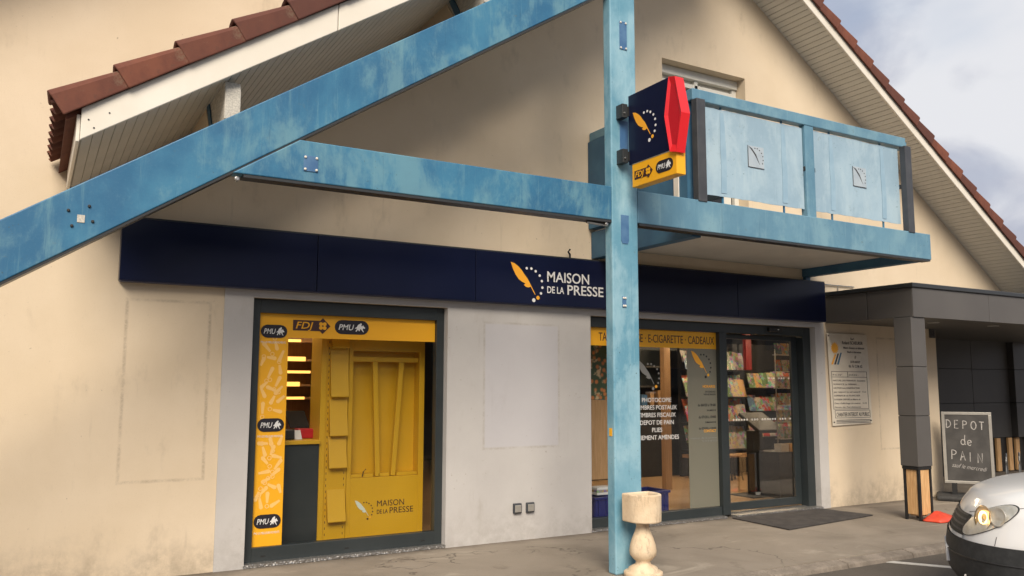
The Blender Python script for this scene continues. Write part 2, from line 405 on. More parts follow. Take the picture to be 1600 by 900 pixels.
FEATHER = [(0, 0), (.12, -.03), (.245, -.11), (.345, -.2), (.43, -.31), (.54, -.43), (.655, -.62), (.79, -.85), (.775, -.86),
           (.64, -.645), (.56, -.67), (.48, -.655), (.42, -.61), (.47, -.565), (.37, -.53), (.25, -.455), (.15, -.33), (.07, -.18)]
FEATHER = [(x * .95, y * .95) for x, y in FEATHER]
DOTS = [(.484, -.133), (.627, -.133), (.76, -.195), (.884, -.302), (.951, -.444), (.967, -.616), (.924, -.771)]
def logo(pl, u, v, s, parent, fm='orange_print', dm='white_print', qm='orange_print', n=.001, name='feather_emblem', dn='emblem_dot'):
    flat(pl, [(u + x * s, v + y * s) for x, y in FEATHER], fm, parent, name, n)
    for x, y in DOTS: flat(pl, disc(u + x * s, v + y * s, .036 * s, 12), dm, parent, dn, n)
    flat(pl, disc(u + .83 * s, v - .893 * s, .052 * s, 14), qm, parent, dn, n)
    flat(pl, disc(u + .70 * s, v - .964 * s, .052 * s, 14), dm, parent, dn, n)
HORSE = [(0, .05), (.10, .0), (.2, .18), (.30, .22), (.36, .05), (.46, .10), (.44, .26), (.56, .30), (.70, .12), (.84, -.04), (.88, .02), (.74, .26),
         (.80, .40), (.98, .36), (1., .46), (.88, .58), (.80, .74), (.72, .66), (.62, .60), (.60, .74), (.66, .86), (.56, .96), (.46, .88), (.36, .84),
         (.22, .70), (.14, .52), (.02, .46), (-.08, .30), (.06, .36), (.14, .30)]
def pmu(pl, u0, u1, v0, v1, parent, n=.0):
    w, h = u1 - u0, v1 - v0
    flat(pl, pill(u0, u1, v0, v1), 'black_print', parent, 'oval_badge', n)
    text(pl, 'PMU', u0 + .11 * w, v0 + .3 * h, .45 * w, .4 * h, 'white_print', parent, n + .003, .006, .25)
    flat(pl, [(u0 + w * (.605 + .28 * x), v0 + h * (.2 + .66 * y)) for x, y in HORSE], 'white_print', parent, 'racing_emblem', n + .003)
def fdj(pl, u0, u1, v0, v1, parent, n=.0, lm='yellow'):
    w, h = u1 - u0, v1 - v0; cu, cv = u1 - .5 * h, (v0 + v1) / 2
    flat(pl, rect(u0, u0 + .72 * w, v0 + .17 * h, v1 - .17 * h), 'maroon_print', parent, 'badge', n)
    flat(pl, [(cu - .5 * h, cv), (cu, v0), (cu + .5 * h, cv), (cu, v1)], 'maroon_print', parent, 'badge', n + .003)
    text(pl, 'FDJ', u0 + .07 * w, v0 + .3 * h, .46 * w, .42 * h, lm, parent, n + .006, .008, .22)
    for k in range(4):
        a = math.pi / 4 + k * math.pi / 2
        flat(pl, disc(cu + .17 * h * math.cos(a), cv + .17 * h * math.sin(a), .125 * h, 12), lm, parent, 'clover_leaf', n + .006)

ORD = ('first', 'second', 'third', 'fourth', 'fifth', 'sixth', 'seventh', 'eighth', 'ninth', 'tenth', 'eleventh', 'twelfth', 'thirteenth', 'fourteenth')
# ================================================================== ground
RZ = -.07
struct(MB().xy([(-150, -180), (180, -180), (180, 200), (-150, 200)], RZ - .3, RZ).build('road', 'asphalt'))
struct(MB().xy([(-20, -2.36), (9.0, -2.30), (22, -2.24), (22, 3.5), (-20, 3.5)], RZ - .1, 0).build('pavement', 'pave'))
# kerb stones
kerb = struct(MB().xy([(-20, -2.43), (22, -2.31), (22, -2.235), (-20, -2.355)], RZ - .2, RZ - .05).build('kerb', 'kerb'))
x = -4.0
while x < 16:
    L = .98; y0 = -2.36 + .0029 * (x + 20) - .0
    yy = lambda t: -2.36 + .06 / 29 * (t + 20)
    k = MB(); sag = random.uniform(-.008, .008)
    k.prism([(x + .006, yy(x) - .15, RZ - .05), (x + L, yy(x + L) - .15, RZ - .05), (x + L, yy(x + L) - .13, -.02 + sag), (x + .006, yy(x) - .13, -.02 + sag)],
            [(x + .006, yy(x) - .002, RZ - .05), (x + L, yy(x + L) - .002, RZ - .05), (x + L, yy(x + L) - .002, .003 + sag), (x + .006, yy(x) - .002, .003 + sag)])
    k.build('kerb_stone', 'kerb', kerb, .012); x += L + .006
for a, b in (((7.42, -2.40), (9.5, -5.65)), ((10.3, -2.40), (12.4, -5.65))):
    d = Vector((b[0] - a[0], b[1] - a[1])).normalized() * .045; nx, ny = -d.y, d.x
    struct(MB().xy([(a[0] - nx, a[1] - ny), (b[0] - nx, b[1] - ny), (b[0] + nx, b[1] + ny), (a[0] + nx, a[1] + ny)], RZ + .001, RZ + .005).build('parking_line', 'line'))
# ================================================================== building shell
LZ = lambda x: 3.17 + .66 * x                    # left soffit plane
RZF = lambda x: 3.29 + .67 * (13.94 - x)         # right soffit plane
APX = (3.29 + .67 * 13.94 - 3.17) / 1.33; APZ = LZ(APX)
bld = thing('shop_building', (6.5, 1, 0), 'cream rendered gabled shop building with red tiled roof and white soffits', 'building')
def cut_solid(name, me, holes, mat, parent):
    o = link(name, me, mat, parent)
    for i, hb in enumerate(holes):
        c = link('cutter', B(*hb).mesh('cutter'), None)
        md = o.modifiers.new('b', 'BOOLEAN'); md.operation = 'DIFFERENCE'; md.object = c; md.solver = 'EXACT'
    bpy.context.view_layer.update()
    nm = bpy.data.meshes.new_from_object(o.evaluated_get(bpy.context.evaluated_depsgraph_get()))
    o.modifiers.clear(); o.data = nm
    for c in [c for c in bpy.data.objects if c.name.startswith('cutter')]: bpy.data.objects.remove(c)
    return o
prof = [(-1.2, -.15), (12.14, -.15), (12.14, 2.56), (14.25, 2.56), (14.25, RZF(14.25) + .05), (APX, APZ + .05), (.04, LZ(.04) + .02), (-1.2, LZ(.04) + .02)]
wall = cut_solid('wall', MB().xz(prof, 0, .30).mesh('wall'),
                 [(1.754, 3.77, -.2, .5, -.3, 2.46), (5.58, 9.40, -.2, .5, -.3, 2.46), (6.75, 8.21, -.2, .5, 3.52, 5.82)], 'wall', bld)
g = 'grey_wall'
for (x0, x1, z0, z1) in ((1.50, 1.752, -.1, 2.53), (3.772, 5.578, -.1, 2.53), (9.402, 9.575, -.1, 2.53)):
    B(x0, x1, -.014, .002, z0, z1).build('grey_cladding', g, bld)
for (x0, x1) in ((1.752, 3.772), (5.578, 9.402)):
    B(x0, x1, -.014, .002, 2.458, 2.53).build('grey_cladding', g, bld)
for x in (3.768, 9.398): B(x - .006, x + .006, -.017, .10, 0, 2.456).build('reveal_lining', g, bld)
for x in (1.756, 5.584): B(x - .006, x + .006, -.017, .10, 0, 2.456).build('reveal_lining', g, bld)
# left block that rises beside the gable
nb = thing('rendered_annex', (-5, 1, 0), 'taller cream rendered wing rising behind the left roof slope', 'building')
ez = lambda x: 5.42 + .62 * (x + .41)
MB().xz([(-9, -.15), (-1.2, -.15), (-1.2, LZ(.04) + .02), (.04, LZ(.04) + .02), (5.4, LZ(5.4) + .0), (5.4, ez(5.4)), (-4.4, ez(-4.4)), (-9, ez(-4.4) + .0)], 0.0, .3).build('wall', 'wall', nb)
MB().xz([(-4.6, ez(-4.6)), (5.6, ez(5.6)), (5.6, ez(5.6) + .2), (-4.6, ez(-4.6) + .2)], -.6, .3).build('roof', 'soffit', nb)
# ---- soffits: individual boards
def soffit(x0, x1, y0, y1, zf, slope):
    s = MB().xz([(x0, zf(x0) + .022), (x1, zf(x1) + .022), (x1, zf(x1) + .03), (x0, zf(x0) + .03)], y0, y1).build('soffit', 'soffit', bld)
    L = .083 / math.sqrt(1 + slope * slope) ; me = None; x = x0
    k = .083; ang = math.atan(slope)
    me = MB().box(.004, k - .004, y0, y1, 0, .02).mesh('soffit_plank'); me.materials.append(M['soffit'])
    while x + L <= x1 + .01:
        link('soffit_plank', me, 'soffit', s, Matrix.Translation((x, 0, zf(x))) @ Matrix.Rotation(-ang, 4, 'Y')); x += L
VY = -1.70
soffit(.20, APX - .05, VY, -.002, LZ, .66)
soffit(APX + .05, 14.45, -.60, -.002, RZF, -.67)
# ---- verge (barge) boards and eave trims
for xa, xb in ((.19, 1.948), (1.953, APX)):
    MB().xz([(xa, LZ(xa) - .012), (xb, LZ(xb) - .012), (xb, LZ(xb) + .21), (xa, LZ(xa) + .21)], VY - .03, VY - .001).build('verge_board', 'white_trim', bld, .006)
MB().xz([(APX, APZ - .012), (14.47, RZF(14.47) - .012), (14.47, RZF(14.47) + .15), (APX, APZ + .155)], -.63, -.601).build('verge_board', 'white_trim', bld, .008)
MB().xz([(.165, LZ(.19) - .02), (.189, LZ(.19) - .02), (.189, LZ(.19) + .17), (.165, LZ(.19) + .17)], VY - .005, -.002).build('eave_trim', 'white_trim', bld, .006)
MB().xz([(14.47, RZF(14.47) - .02), (14.50, RZF(14.47) - .02), (14.50, RZF(14.47) + .11), (14.47, RZF(14.47) + .11)], -.6, 6).build('eave_trim', 'white_trim', bld)
for x, dz in ((.27, .03), (.36, .09), (.235, .105)):
    MB().lathe([(.006, 0), (.006, .003)], 0, 0, 10).build('nail_head', 'black', bld, basis=Matrix.Translation((x, VY - .030, LZ(x) + dz)) @ Matrix.Rotation(R(90), 4, 'X'))
# ---- roof decks with tiles
roofL = MB().xz([(.10, LZ(.10) + .185), (APX, APZ + .185), (APX, APZ + .215), (.10, LZ(.10) + .215)], VY + .02, -.01).build('roof', 'tile', bld)
roofR = MB().xz([(APX, APZ + .12), (14.6, RZF(14.6) + .12), (14.6, RZF(14.6) + .15), (APX, APZ + .15)], -.57, 9).build('roof', 'tile', bld)
MB().xz([(APX, APZ + .12), (5.4, LZ(5.4) + .12), (5.4, LZ(5.4) + .15), (APX, APZ + .15)], .31, 9).build('roof', 'tile', bld)
def tile_meshes(pitch_len):
    L = pitch_len + .075
    # verge tile: flap towards the front, rolled shoulder on top
    pr = [(-.062, -.07), (-.062, .055), (-.048, .082), (-.015, .095), (.06, .09), (.2, .075), (.2, .055), (.05, .065), (-.03, .07), (-.044, .04), (-.044, -.07)]
    mv = MB().prism([(0, y, z + .030 * (z + .07) / .165) for y, z in pr], [(L, y + .012, z - .028 * (z + .07) / .165) for y, z in pr])
    v = mv.mesh('verge_tile'); v.materials.append(M['tile'])
    n = 7; f = MB(); w_ = .207
    top = [(k / n * w_, .035 + .030 * math.sin(2 * math.pi * k / n)) for k in range(n + 1)]
    ring = top + [(y, z - .016) for y, z in reversed(top)]
    f.prism([(0, y, z + .02) for y, z in ring], [(L, y, z - .012) for y, z in ring])
    fm = f.mesh('roof_tile', True); fm.materials.append(M['tile'])
    return v, fm
sl = math.sqrt(1 + .66 ** 2); vt, ft = tile_meshes(.385 * sl)
angL = -math.atan(.66)
i = 0; x = .045
while x < APX - .2:
    jit = Matrix.Rotation(R(random.uniform(-.6, .6)), 4, 'Y') @ Matrix.Rotation(R(random.uniform(-.5, .5)), 4, 'Z')
    vo = link('verge_tile', vt, 'tile', roofL, Matrix.Translation((x, VY - .012 + random.uniform(-.004, .004), LZ(x) + .285)) @ Matrix.Rotation(angL, 4, 'Y') @ jit)
    bv = vo.modifiers.new('bevel', 'BEVEL'); bv.width = .016; bv.segments = 2; bv.limit_method = 'ANGLE'
    for j in range(8):
        link('roof_tile', ft, 'tile', roofL, Matrix.Translation((x + .004, VY + .012 + j * .205, LZ(x) + .285)) @ Matrix.Rotation(angL, 4, 'Y') @ jit)
    x += .385
slr = math.sqrt(1 + .67 ** 2); vt2, ft2 = tile_meshes(.33 * slr); x = 14.62
while x > APX + .3:
    jit = Matrix.Rotation(R(random.uniform(-.6, .6)), 4, 'Y')
    bs = Matrix.Translation((x, 0, RZF(x) + .205)) @ Matrix.Rotation(R(180), 4, 'Z') @ Matrix.Rotation(-math.atan(.67), 4, 'Y') @ jit
    bs = Matrix.Translation((x, -.612, RZF(x) + .205)) @ Matrix.Scale(-1, 4, (1, 0, 0)) @ Matrix.Rotation(-math.atan(.67), 4, 'Y') @ jit
    link('verge_tile', vt2, 'tile', roofR, bs)
    for j in range(3):
        link('roof_tile', ft2, 'tile', roofR, Matrix.Translation((0, .2 + j * .2, -.04)) @ bs)
    x -= .33
# ---- purlins with steel straps
for px in (1.13, 3.31, 5.49):
    z0 = LZ(px) - .42; zt = LZ(px) - .002
    pu = MB().yz([(-.003, z0), (-1.42, z0), (-1.64, z0 + .12), (-1.64, zt - .07), (-1.60, zt), (-.003, zt)], px, px + .115).build('purlin', 'timber_grey', bld, .006)
    MB().yz([(-.004, z0 + .002), (-1.21, z0 + .002), (-.86, zt - .002), (-.004, zt - .002)], px - .006, px - .001).build('purlin_casing', 'wall', pu)
    MB().yz([(-1.335, z0 - .02), (-1.235, z0 - .02), (-.925, zt - .004), (-1.015, zt - .004)], px - .012, px - .002).build('steel_strap', 'blue_dark', pu)
# ---- balcony door
bd = B(6.752, 8.208, .22, .29, 3.53, 5.818).build('balcony_door', 'cream_door', bld)
B(6.754, 8.206, .14, .219, 5.70, 5.816).build('shutter_box', 'white_pvc', bd, .006)
for x0, x1 in ((6.754, 6.83), (8.13, 8.206), (7.45, 7.51)): B(x0, x1, .17, .219, 3.535, 5.698).build('door_frame', 'white_pvc', bd, .005)
B(6.83, 8.13, .17, .219, 5.58, 5.64).build('door_frame', 'white_pvc', bd, .004)
for x0, x1 in ((6.84, 7.44), (7.52, 8.12)): B(x0, x1, .212, .2195, 3.6, 5.57).build('pane', 'van_glass', bd)
for x0, x1 in ((6.90, 7.05), (7.95, 8.08)): B(x0, x1, .19, .211, 3.6, 5.5).build('door_panel', 'white_pvc', bd)

# ================================================================== blue canopy frame
fr = thing('canopy_frame', (4.69, -1.79, 0), 'weathered blue steel canopy frame with tall post, sloping rafter and tie beam', 'canopy frame')
Y0, Y1 = -1.85, -1.70
post = MB()
B(4.54, 4.84, -1.852, -1.74, 0, 7.0).build('post', 'blue_post', fr, .012)
bz = lambda x: 2.41 + .655 * x
MB().xz([(-3.6, bz(-3.6)), (4.538, bz(4.538)), (4.538, bz(4.538) + .43), (-3.6, bz(-3.6) + .40)], Y0, Y0 + .13).build('rafter_beam', 'blue', fr, .008)
xi = (3.16 - 2.41) / .655; xt = (3.475 - 2.41) / .655
MB().xz([(xi + .02, 3.16), (4.538, 3.16), (4.538, 3.475), (xt + .02, 3.475)], Y0 - .003, Y0 + .127).build('tie_beam', 'blue', fr, .008)
B(xi + .1, 4.54, Y0 + .004, Y0 + .123, 3.138, 3.159).build('bottom_flange', 'flash', fr)
MB().xz([(-3.6, bz(-3.6) - .02), (4.53, bz(4.53) - .02), (4.53, bz(4.53) - .001), (-3.6, bz(-3.6) - .001)], Y0 + .006, Y0 + .124).build('bottom_flange', 'flash', fr)
def bolt(x, y, z, p, r=.012, h=.014, mat='steel'):
    MB().lathe([(r, 0), (r, h), (r * .6, h + .004)], 0, 0, 10).build('bolt', mat, p, basis=Matrix.Translation((x, y, z)) @ Matrix.Rotation(R(90), 4, 'X'))
def plate(x0, x1, z0, z1, y, bolts=True, mat='blue_plate', tilt=0.):
    p = B(x0, x1, y - .006, y, z0, z1).build('cover_plate', mat, fr, .002)
    if bolts:
        for bx in (x0 + .012, x1 - .012):
            for bz_ in (z0 + .014, z1 - .014): bolt(bx, y - .006, bz_, p, .010, .006, 'white_trim')
    return p
plate(1.675, 1.785, 3.24, 3.36, Y0 - .003)
for dx, dz in ((-.07, .045), (.05, .085), (-.045, -.055), (.075, -.015)): bolt(.217 + dx, Y0, 2.728 + dz, fr, .010, .008, 'rubber')
B(.20, .245, Y0 - .004, Y0, 2.70, 2.75).build('label_scrap', 'timber_grey', fr)
plate(4.65, 4.735, 4.82, 5.10, -1.852); plate(4.64, 4.735, 3.80, 4.12, -1.852, False)
MB().xz([(4.64, 3.22), (4.73, 3.22), (4.73, 2.98), (4.715, 2.95), (4.655, 2.95), (4.64, 2.98)], -1.858, -1.852).build('cover_plate', 'blue_plate', fr, .002)
plate(4.645, 4.69, 2.36, 2.46, -1.852)
B(4.535, 4.5395, -1.82, -1.78, 1.20, 1.27).build('tape_scrap', 'yellow', fr)
for x in (xi + .06, 4.50): bolt(x, -1.80, 3.125, fr, .018, .03)
MB().tube([(4.3, -1.79, 3.13), (4.54, -1.79, 3.12)], .014).build('tie_rod', 'steel', fr)

# ================================================================== balcony
bal = thing('balcony', (7.1, -.9, 3.16), 'blue steel balcony with sheet metal railing panels above the entrance', 'balcony')
B(4.842, 9.31, -1.85, -1.73, 3.163, 3.474).build('edge_beam', 'blue_balcony', bal, .008)
B(4.86, 9.29, -1.846, -1.734, 3.142, 3.162).build('bottom_flange', 'flash', bal)
B(5.62, 5.74, -1.728, -.002, 3.125, 3.44).build('side_beam', 'blue_dark', bal, .006)
B(9.19, 9.31, -1.728, -.002, 3.15, 3.44).build('side_beam', 'blue_dark', bal, .006)
B(9.40 - .19, 9.40 - .10, -.05, -.002, 2.9, 3.149).build('bracket', 'blue_dark', bal)
B(4.86, 5.618, -1.728, -1.60, 3.18, 3.40).build('side_beam', 'blue_dark', bal, .006)
B(5.742, 9.188, -1.728, -.002, 3.26, 3.42).build('floor_slab', 'soffit', bal)
B(5.58, 5.70, -1.72, -.01, 3.475, 4.52).build('side_panel', 'blue_dark', bal)
B(5.566, 5.579, -1.6, -1.53, 3.50, 4.50).build('side_strip', 'white_trim', bal)
B(9.10, 9.16, -1.70, -.01, 4.55, 4.63).build('side_rail', 'blue_balcony', bal)
B(5.60, 9.0, -1.80, -1.70, 4.515, 4.635).build('handrail', 'blue_balcony', bal, .008)
B(5.60, 5.70, -1.698, -.01, 4.53, 4.635).build('handrail', 'blue_balcony', bal, .008)
for x in (5.60, 8.895): B(x, x + .115, -1.86, -1.78, 3.46, 4.514).build('railing_post', 'grey_post', bal, .006)
B(7.235, 7.375, -1.795, -1.71, 3.476, 4.514).build('railing_post', 'blue_balcony', bal, .006)
for k, (x0, x1) in enumerate(((5.735, 7.222), (7.395, 8.882))):
    gsz = 24; mb = MB(); vs = []; fs = []
    for i in range(gsz + 1):
        for j in range(2):
            u = i / gsz; xx = x0 + u * (x1 - x0)
            dent = .002 * math.sin(u * 9 + k)
            vs.append((xx, -1.765 + dent, 3.57 + j * .915 + random.uniform(-.004, .004)))
    for i in range(gsz): fs.append((2 * i, 2 * i + 2, 2 * i + 3, 2 * i + 1))
    o = MB().add(vs, fs).build('railing_panel', 'blue_panel', bal, smooth=False)
    sd_ = o.modifiers.new('s', 'SOLIDIFY'); sd_.thickness = .006
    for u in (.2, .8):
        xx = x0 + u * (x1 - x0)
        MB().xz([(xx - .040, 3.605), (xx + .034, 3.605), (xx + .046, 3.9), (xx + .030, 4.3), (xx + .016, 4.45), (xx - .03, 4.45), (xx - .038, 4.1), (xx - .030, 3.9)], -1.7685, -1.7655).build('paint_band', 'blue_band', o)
        B(xx - .009, xx + .009, -1.75, -1.735, 3.48, 4.514).build('panel_strut', 'blue', bal)
    cx = (x0 + x1) / 2 + .02; cz = 4.05; pl = plane_wall(-1.768)
    flat(pl, rect(cx - .115, cx + .115, cz - .115, cz + .115), 'plate_grey', o, 'emblem_plate', 0, .003)
    flat(pl, [(cx - .105, cz + .105), (cx - .06, cz + .088), (cx + .0, cz + .028), (cx + .05, cz - .075), (cx - .006, cz + .008), (cx - .065, cz + .072)], 'ink', o, 'feather_cutout', .0035)
    for x, y in DOTS: flat(pl, disc(cx - .13 + .24 * x, cz + .125 + .24 * y, .007, 8), 'ink', o, 'emblem_dot', .0035)
    flat(pl, rect(cx - .115, cx + .115, cz - .12, cz - .113), 'ink', o, 'plate_gap', .0035); flat(pl, rect(cx - .12, cx - .113, cz - .115, cz + .115), 'ink', o, 'plate_gap', .0035)
    for xx in (x0 - .025, x1 + .005): B(xx, xx + .025, -1.785, -1.75, 4.0, 4.05).build('panel_clip', 'black', bal, .004)

# ================================================================== fascia sign
fs_ = thing('fascia_sign', (5.05, -.06, 2.53), 'long navy shop sign with amber feather emblem and white lettering', 'sign')
cuts = [.60, 2.32, 4.03, 5.75, 7.83, 9.50]
for a, b in zip(cuts, cuts[1:]):
    B(a + .003, b - .003, -.13, -.016, 2.535, 3.08).build('sign_panel', 'navy', fs_, .004)
B(.61, 9.49, -.118, -.018, 2.528, 2.54).build('sign_backing', 'navy_edge', fs_)
B(.60, 9.50, -.12, -.016, 3.081, 3.095).build('sign_capping', 'flash', fs_)
pl = plane_wall(-.1305)
logo(pl, 4.455, 2.985, .42, fs_)
text(pl, 'MAISON', 4.925, 2.80, .57, .115, 'white_print', fs_, .001, .010)
text(pl, 'DE LA', 4.925, 2.672, .225, .075, 'white_print', fs_, .001, .014)
text(pl, 'PRESSE', 5.195, 2.668, .50, .11, 'white_print', fs_, .001, .010)
tag(MB().tube([(5.28, -.06, 3.095), (5.28, -.06, 3.14), (5.25, -.07, 3.17), (5.27, -.08, 3.2)], .012).build('cable_stub', 'black'), 'short black cable end sticking up behind the navy sign', 'cable')
tag(MB().tube([(5.70, -.05, 3.095), (5.70, -.05, 3.17), (5.74, -.2, 3.21), (5.8, -.5, 3.26)], .010).build('power_cable', 'white_trim'), 'thin cable running from the navy sign up to the balcony beam', 'cable')
tag(MB().tube([(9.62, -.02, 3.02), (9.62, -.02, 3.075), (10.25, -.02, 3.075)], .008).add([], []).tube([(9.9, -.02, 3.075), (9.9, -.02, 2.98)], .006).build('wall_conduit', 'steel'), 'thin metal conduit on the cream wall beyond the navy sign', 'conduit')

# ================================================================== projecting sign
ps = thing('projecting_sign', (4.74, -2.25, 3.45), 'navy double sided projecting sign with red lozenge and yellow lower box', 'sign')
B(4.68, 4.755, -2.50, -1.935, 3.675, 4.335).build('sign_box', 'navy', ps, .004)
MB().yz([(-2.505, 4.325), (-2.545, 4.325), (-2.545, 3.672), (-2.505, 3.672), (-2.42, 4.0)], 4.676, 4.759).build('sign_end', 'navy', ps)
lo = [(-2.465, 3.99), (-2.53, 4.325), (-2.61, 4.305), (-2.685, 3.965), (-2.61, 3.635), (-2.53, 3.655)]
li = [(-2.575 + (y + 2.575) * .66, 3.972 + (z - 3.972) * .80) for y, z in lo]
hexm = MB()
for xf, xb in ((4.658, 4.673), (4.757, 4.742)):
    n0 = len(hexm.v)
    hexm.add([(xf, y, z) for y, z in lo] + [(xb, y, z) for y, z in li], [(i, (i + 1) % 6, (i + 1) % 6 + 6, i + 6) for i in range(6)])
hexm.add([(4.658, y, z) for y, z in lo] + [(4.757, y, z) for y, z in lo], [(i, (i + 1) % 6, (i + 1) % 6 + 6, i + 6) for i in range(6)])
lz_ = hexm.build('red_lozenge', 'red', ps)
MB().yz(li, 4.672, 4.743).build('lozenge_core', 'red_dark', lz_)
yb = B(4.685, 4.785, -2.585, -1.975, 3.455, 3.672).build('yellow_box', 'yellow', ps, .004)
B(4.683, 4.757, -2.50, -1.98, 3.668, 3.676).build('trim_strip', 'aluminium', ps)
for z in (4.12, 3.69):
    b_ = B(4.60, 4.66, -1.95, -1.853, z, z + .13).build('mounting_bracket', 'flash', ps, .003)
    B(4.66, 4.685, -1.948, -1.90, z + .02, z + .11).build('mounting_arm', 'black', ps); bolt(4.62, -1.951, z + .04, b_, .008, .01)
pl = plane_side(4.6795)
logo(pl, 2.005, 4.155, .33, ps)
pl = plane_side(4.6845)
fdj(pl, 2.01, 2.27, 3.50, 3.62, ps, 0); pmu(pl, 2.31, 2.54, 3.505, 3.615, ps, 0)

# ================================================================== left shop window
def frame_box(x0, x1, z0, z1, t, tb, tt, y0, y1, name, parent, mat='anthracite'):
    mb = MB(); mb.box(x0, x0 + t, y0, y1, z0, z1); mb.box(x1 - t, x1, y0, y1, z0, z1)
    mb.box(x0 + t, x1 - t, y0, y1, z0, z0 + tb); mb.box(x0 + t, x1 - t, y0, y1, z1 - tt, z1)
    return mb.build(name, mat, parent, .004)
sw = frame_box(1.762, 3.762, .03, 2.456, .085, .13, .13, .07, .16, 'shop_window', bld)
B(1.84, 3.68, .118, .126, .155, 2.33).build('pane', 'glass', sw)
B(1.755, 3.765, -.018, .15, .004, .032).build('tread_threshold', 'tread', sw)
pl = plane_wall(.1165)
B(1.822, 1.848, .117, .1178, .16, 2.33).build('vinyl_edge', 'yellow', sw)
flat(pl, rect(1.85, 2.13, .158, 2.328), 'yellow', sw, 'vinyl_strip', .0, .001)
flat(pl, rect(2.13, 3.675, 2.10, 2.328), 'yellow', sw, 'vinyl_banner', .0, .001)
for z in (2.155, 1.27, .385):
    pmu(pl, 1.865, 2.115, z - .062, z + .062, sw, .005)
    text(pl, 'PMU LES MEILLEURS MOMENTS', 1.87, z - .115, .235, .02, 'white_print', sw, .0015, .0)
rr = random.Random(5); placed = []; tries = 0
while len(placed) < 34 and tries < 1500:
    tries += 1
    zc = rr.choice([rr.uniform(1.40, 2.03), rr.uniform(.50, 1.14)]); xc = rr.uniform(1.885, 2.095); a = rr.uniform(0, 2 * math.pi)
    c, s_ = math.cos(a), math.sin(a); L = rr.uniform(.08, .115)
    if any(math.hypot(xc - u, zc - v) < .072 for u, v in placed): continue
    pts = [(-L / 2, -.010), (L / 2 - .01, -.019), (L / 2 + .004, -.008), (L / 2 + .004, .008), (L / 2 - .01, .019), (-L / 2, .010)]
    q = [(xc + u * c - v * s_, zc + u * s_ + v * c) for u, v in pts]
    if min(u for u, v in q) < 1.852 or max(u for u, v in q) > 2.128: continue
    placed.append((xc, zc)); k_ = len(placed)
    MB().add([(u, v, .0012 + .00003 * k_) for u, v in q], [tuple(range(6))]).build('baton_print', 'peach_print', sw, basis=pl)
    e = (xc - (L / 2 + .03) * c, zc - (L / 2 + .03) * s_)
    if 1.88 < e[0] < 2.10:
        ro = disc(e[0], e[1], .021, 14); ri = disc(e[0], e[1], .013, 14)
        MB().add([(u, v, .0030 + .00003 * k_) for u, v in ro + ri], [(k, (k + 1) % 14, 14 + (k + 1) % 14, 14 + k) for k in range(14)]).build('ring_print', 'peach_print', sw, basis=pl)
fdj(pl, 2.17, 2.54, 2.145, 2.30, sw, .0015)
pmu(pl, 2.585, 2.94, 2.15, 2.29, sw, .0015)
for x in (1.95, 2.75, 3.55): B(x - .02, x + .02, .067, .0699, .075, .085).build('drain_cap', 'black', sw)

# ---- things behind the left window
dsp = thing('yellow_display_unit', (3.1, .45, .05), 'yellow display unit with leaflet pockets behind the left shop window', 'display unit')
B(2.55, 2.61, .40, .75, .05, 2.30).build('side_post', 'yellow_board', dsp, .004)
B(2.612, 2.845, .42, .72, .05, 2.30).build('pocket_column', 'yellow_board', dsp)
for z in [.09 + .06 * k for k in range(36)]:
    for x in (2.635, 2.82): B(x - .003, x + .003, .4185, .4199, z, z + .022).build('slot', 'maroon_print', dsp)
for zt, zb in ((2.28, 2.03), (2.0, 1.53), (1.53, 1.14), (1.13, .82), (.60, .29)):
    MB().yz([(.418, zt), (.41, zt), (.345, zb), (.35, zb - .008), (.418, zb + .03)], 2.645, 2.83).build('leaflet_pocket', 'yellow_board', dsp, .002)
bx = [(2.85, 2.895, .05, 2.22), (3.64, 3.70, .05, 2.22), (2.895, 3.64, 2.0, 2.22), (2.895, 3.64, .05, .70)]
for x0, x1, z0, z1 in bx: B(x0, x1, .42, .48, z0, z1).build('front_board', 'yellow_board', dsp, .003)
B(2.895, 3.64, .56, .60, .70, 2.0).build('recess_board', 'yellow_board', dsp)
for x in (2.885, 3.64): B(x, x + .012, .481, .56, .70, 2.0).build('recess_cheek', 'yellow_board', dsp)
B(2.895, 3.64, .481, .56, 2.0, 2.012).build('recess_cheek', 'yellow_board', dsp)
B(2.9, 3.635, .44, .47, 1.89, 1.94).build('cross_rail', 'yellow_board', dsp, .003)
for xt_, xb_ in ((3.11, 3.165), (3.41, 3.335)):
    MB().xz([(xt_, 1.889), (xt_ + .055, 1.889), (xb_ + .05, .705), (xb_, .705)], .43, .475).build('slat', 'yellow_board', dsp, .003)
for x0, x1 in ((2.90, 3.14), (3.20, 3.32), (3.40, 3.63)): B(x0, x1, .43, .55, .702, .735).build('ledge', 'yellow_board', dsp, .002)
MB().tube([(3.02, .425, .71), (3.03, .42, .76), (3.055, .42, .785)], .006).build('hook', 'maroon_print', dsp)
pl = plane_wall(.4195)
logo(pl, 2.945, .475, .20, dsp, 'pale_print', 'maroon_print', 'orange_print', .0005)
text(pl, 'MAISON', 3.185, .40, .30, .06, 'maroon_print', dsp, .0005, .0)
text(pl, 'DE LA', 3.185, .325, .12, .042, 'maroon_print', dsp, .0005, .01)
text(pl, 'PRESSE', 3.325, .322, .265, .06, 'maroon_print', dsp, .0005, .0)
ct = thing('counter', (2.35, .6, .02), 'black counter with yellow worktop behind the yellow window strip', 'counter')
B(1.80, 2.545, .38, 1.0, .03, 1.06).build('counter_front', 'anthracite', ct, .004)
B(1.80, 2.548, .35, 1.02, 1.062, 1.10).build('worktop', 'yellow_board', ct, .004)
shf = thing('tobacco_shelf', (2.6, 2.0, 0), 'wooden wall shelving with lit edges behind the counter', 'shelf unit')
B(1.9, 3.2, 2.05, 2.10, .05, 2.6).build('back_board', 'mdf', shf)
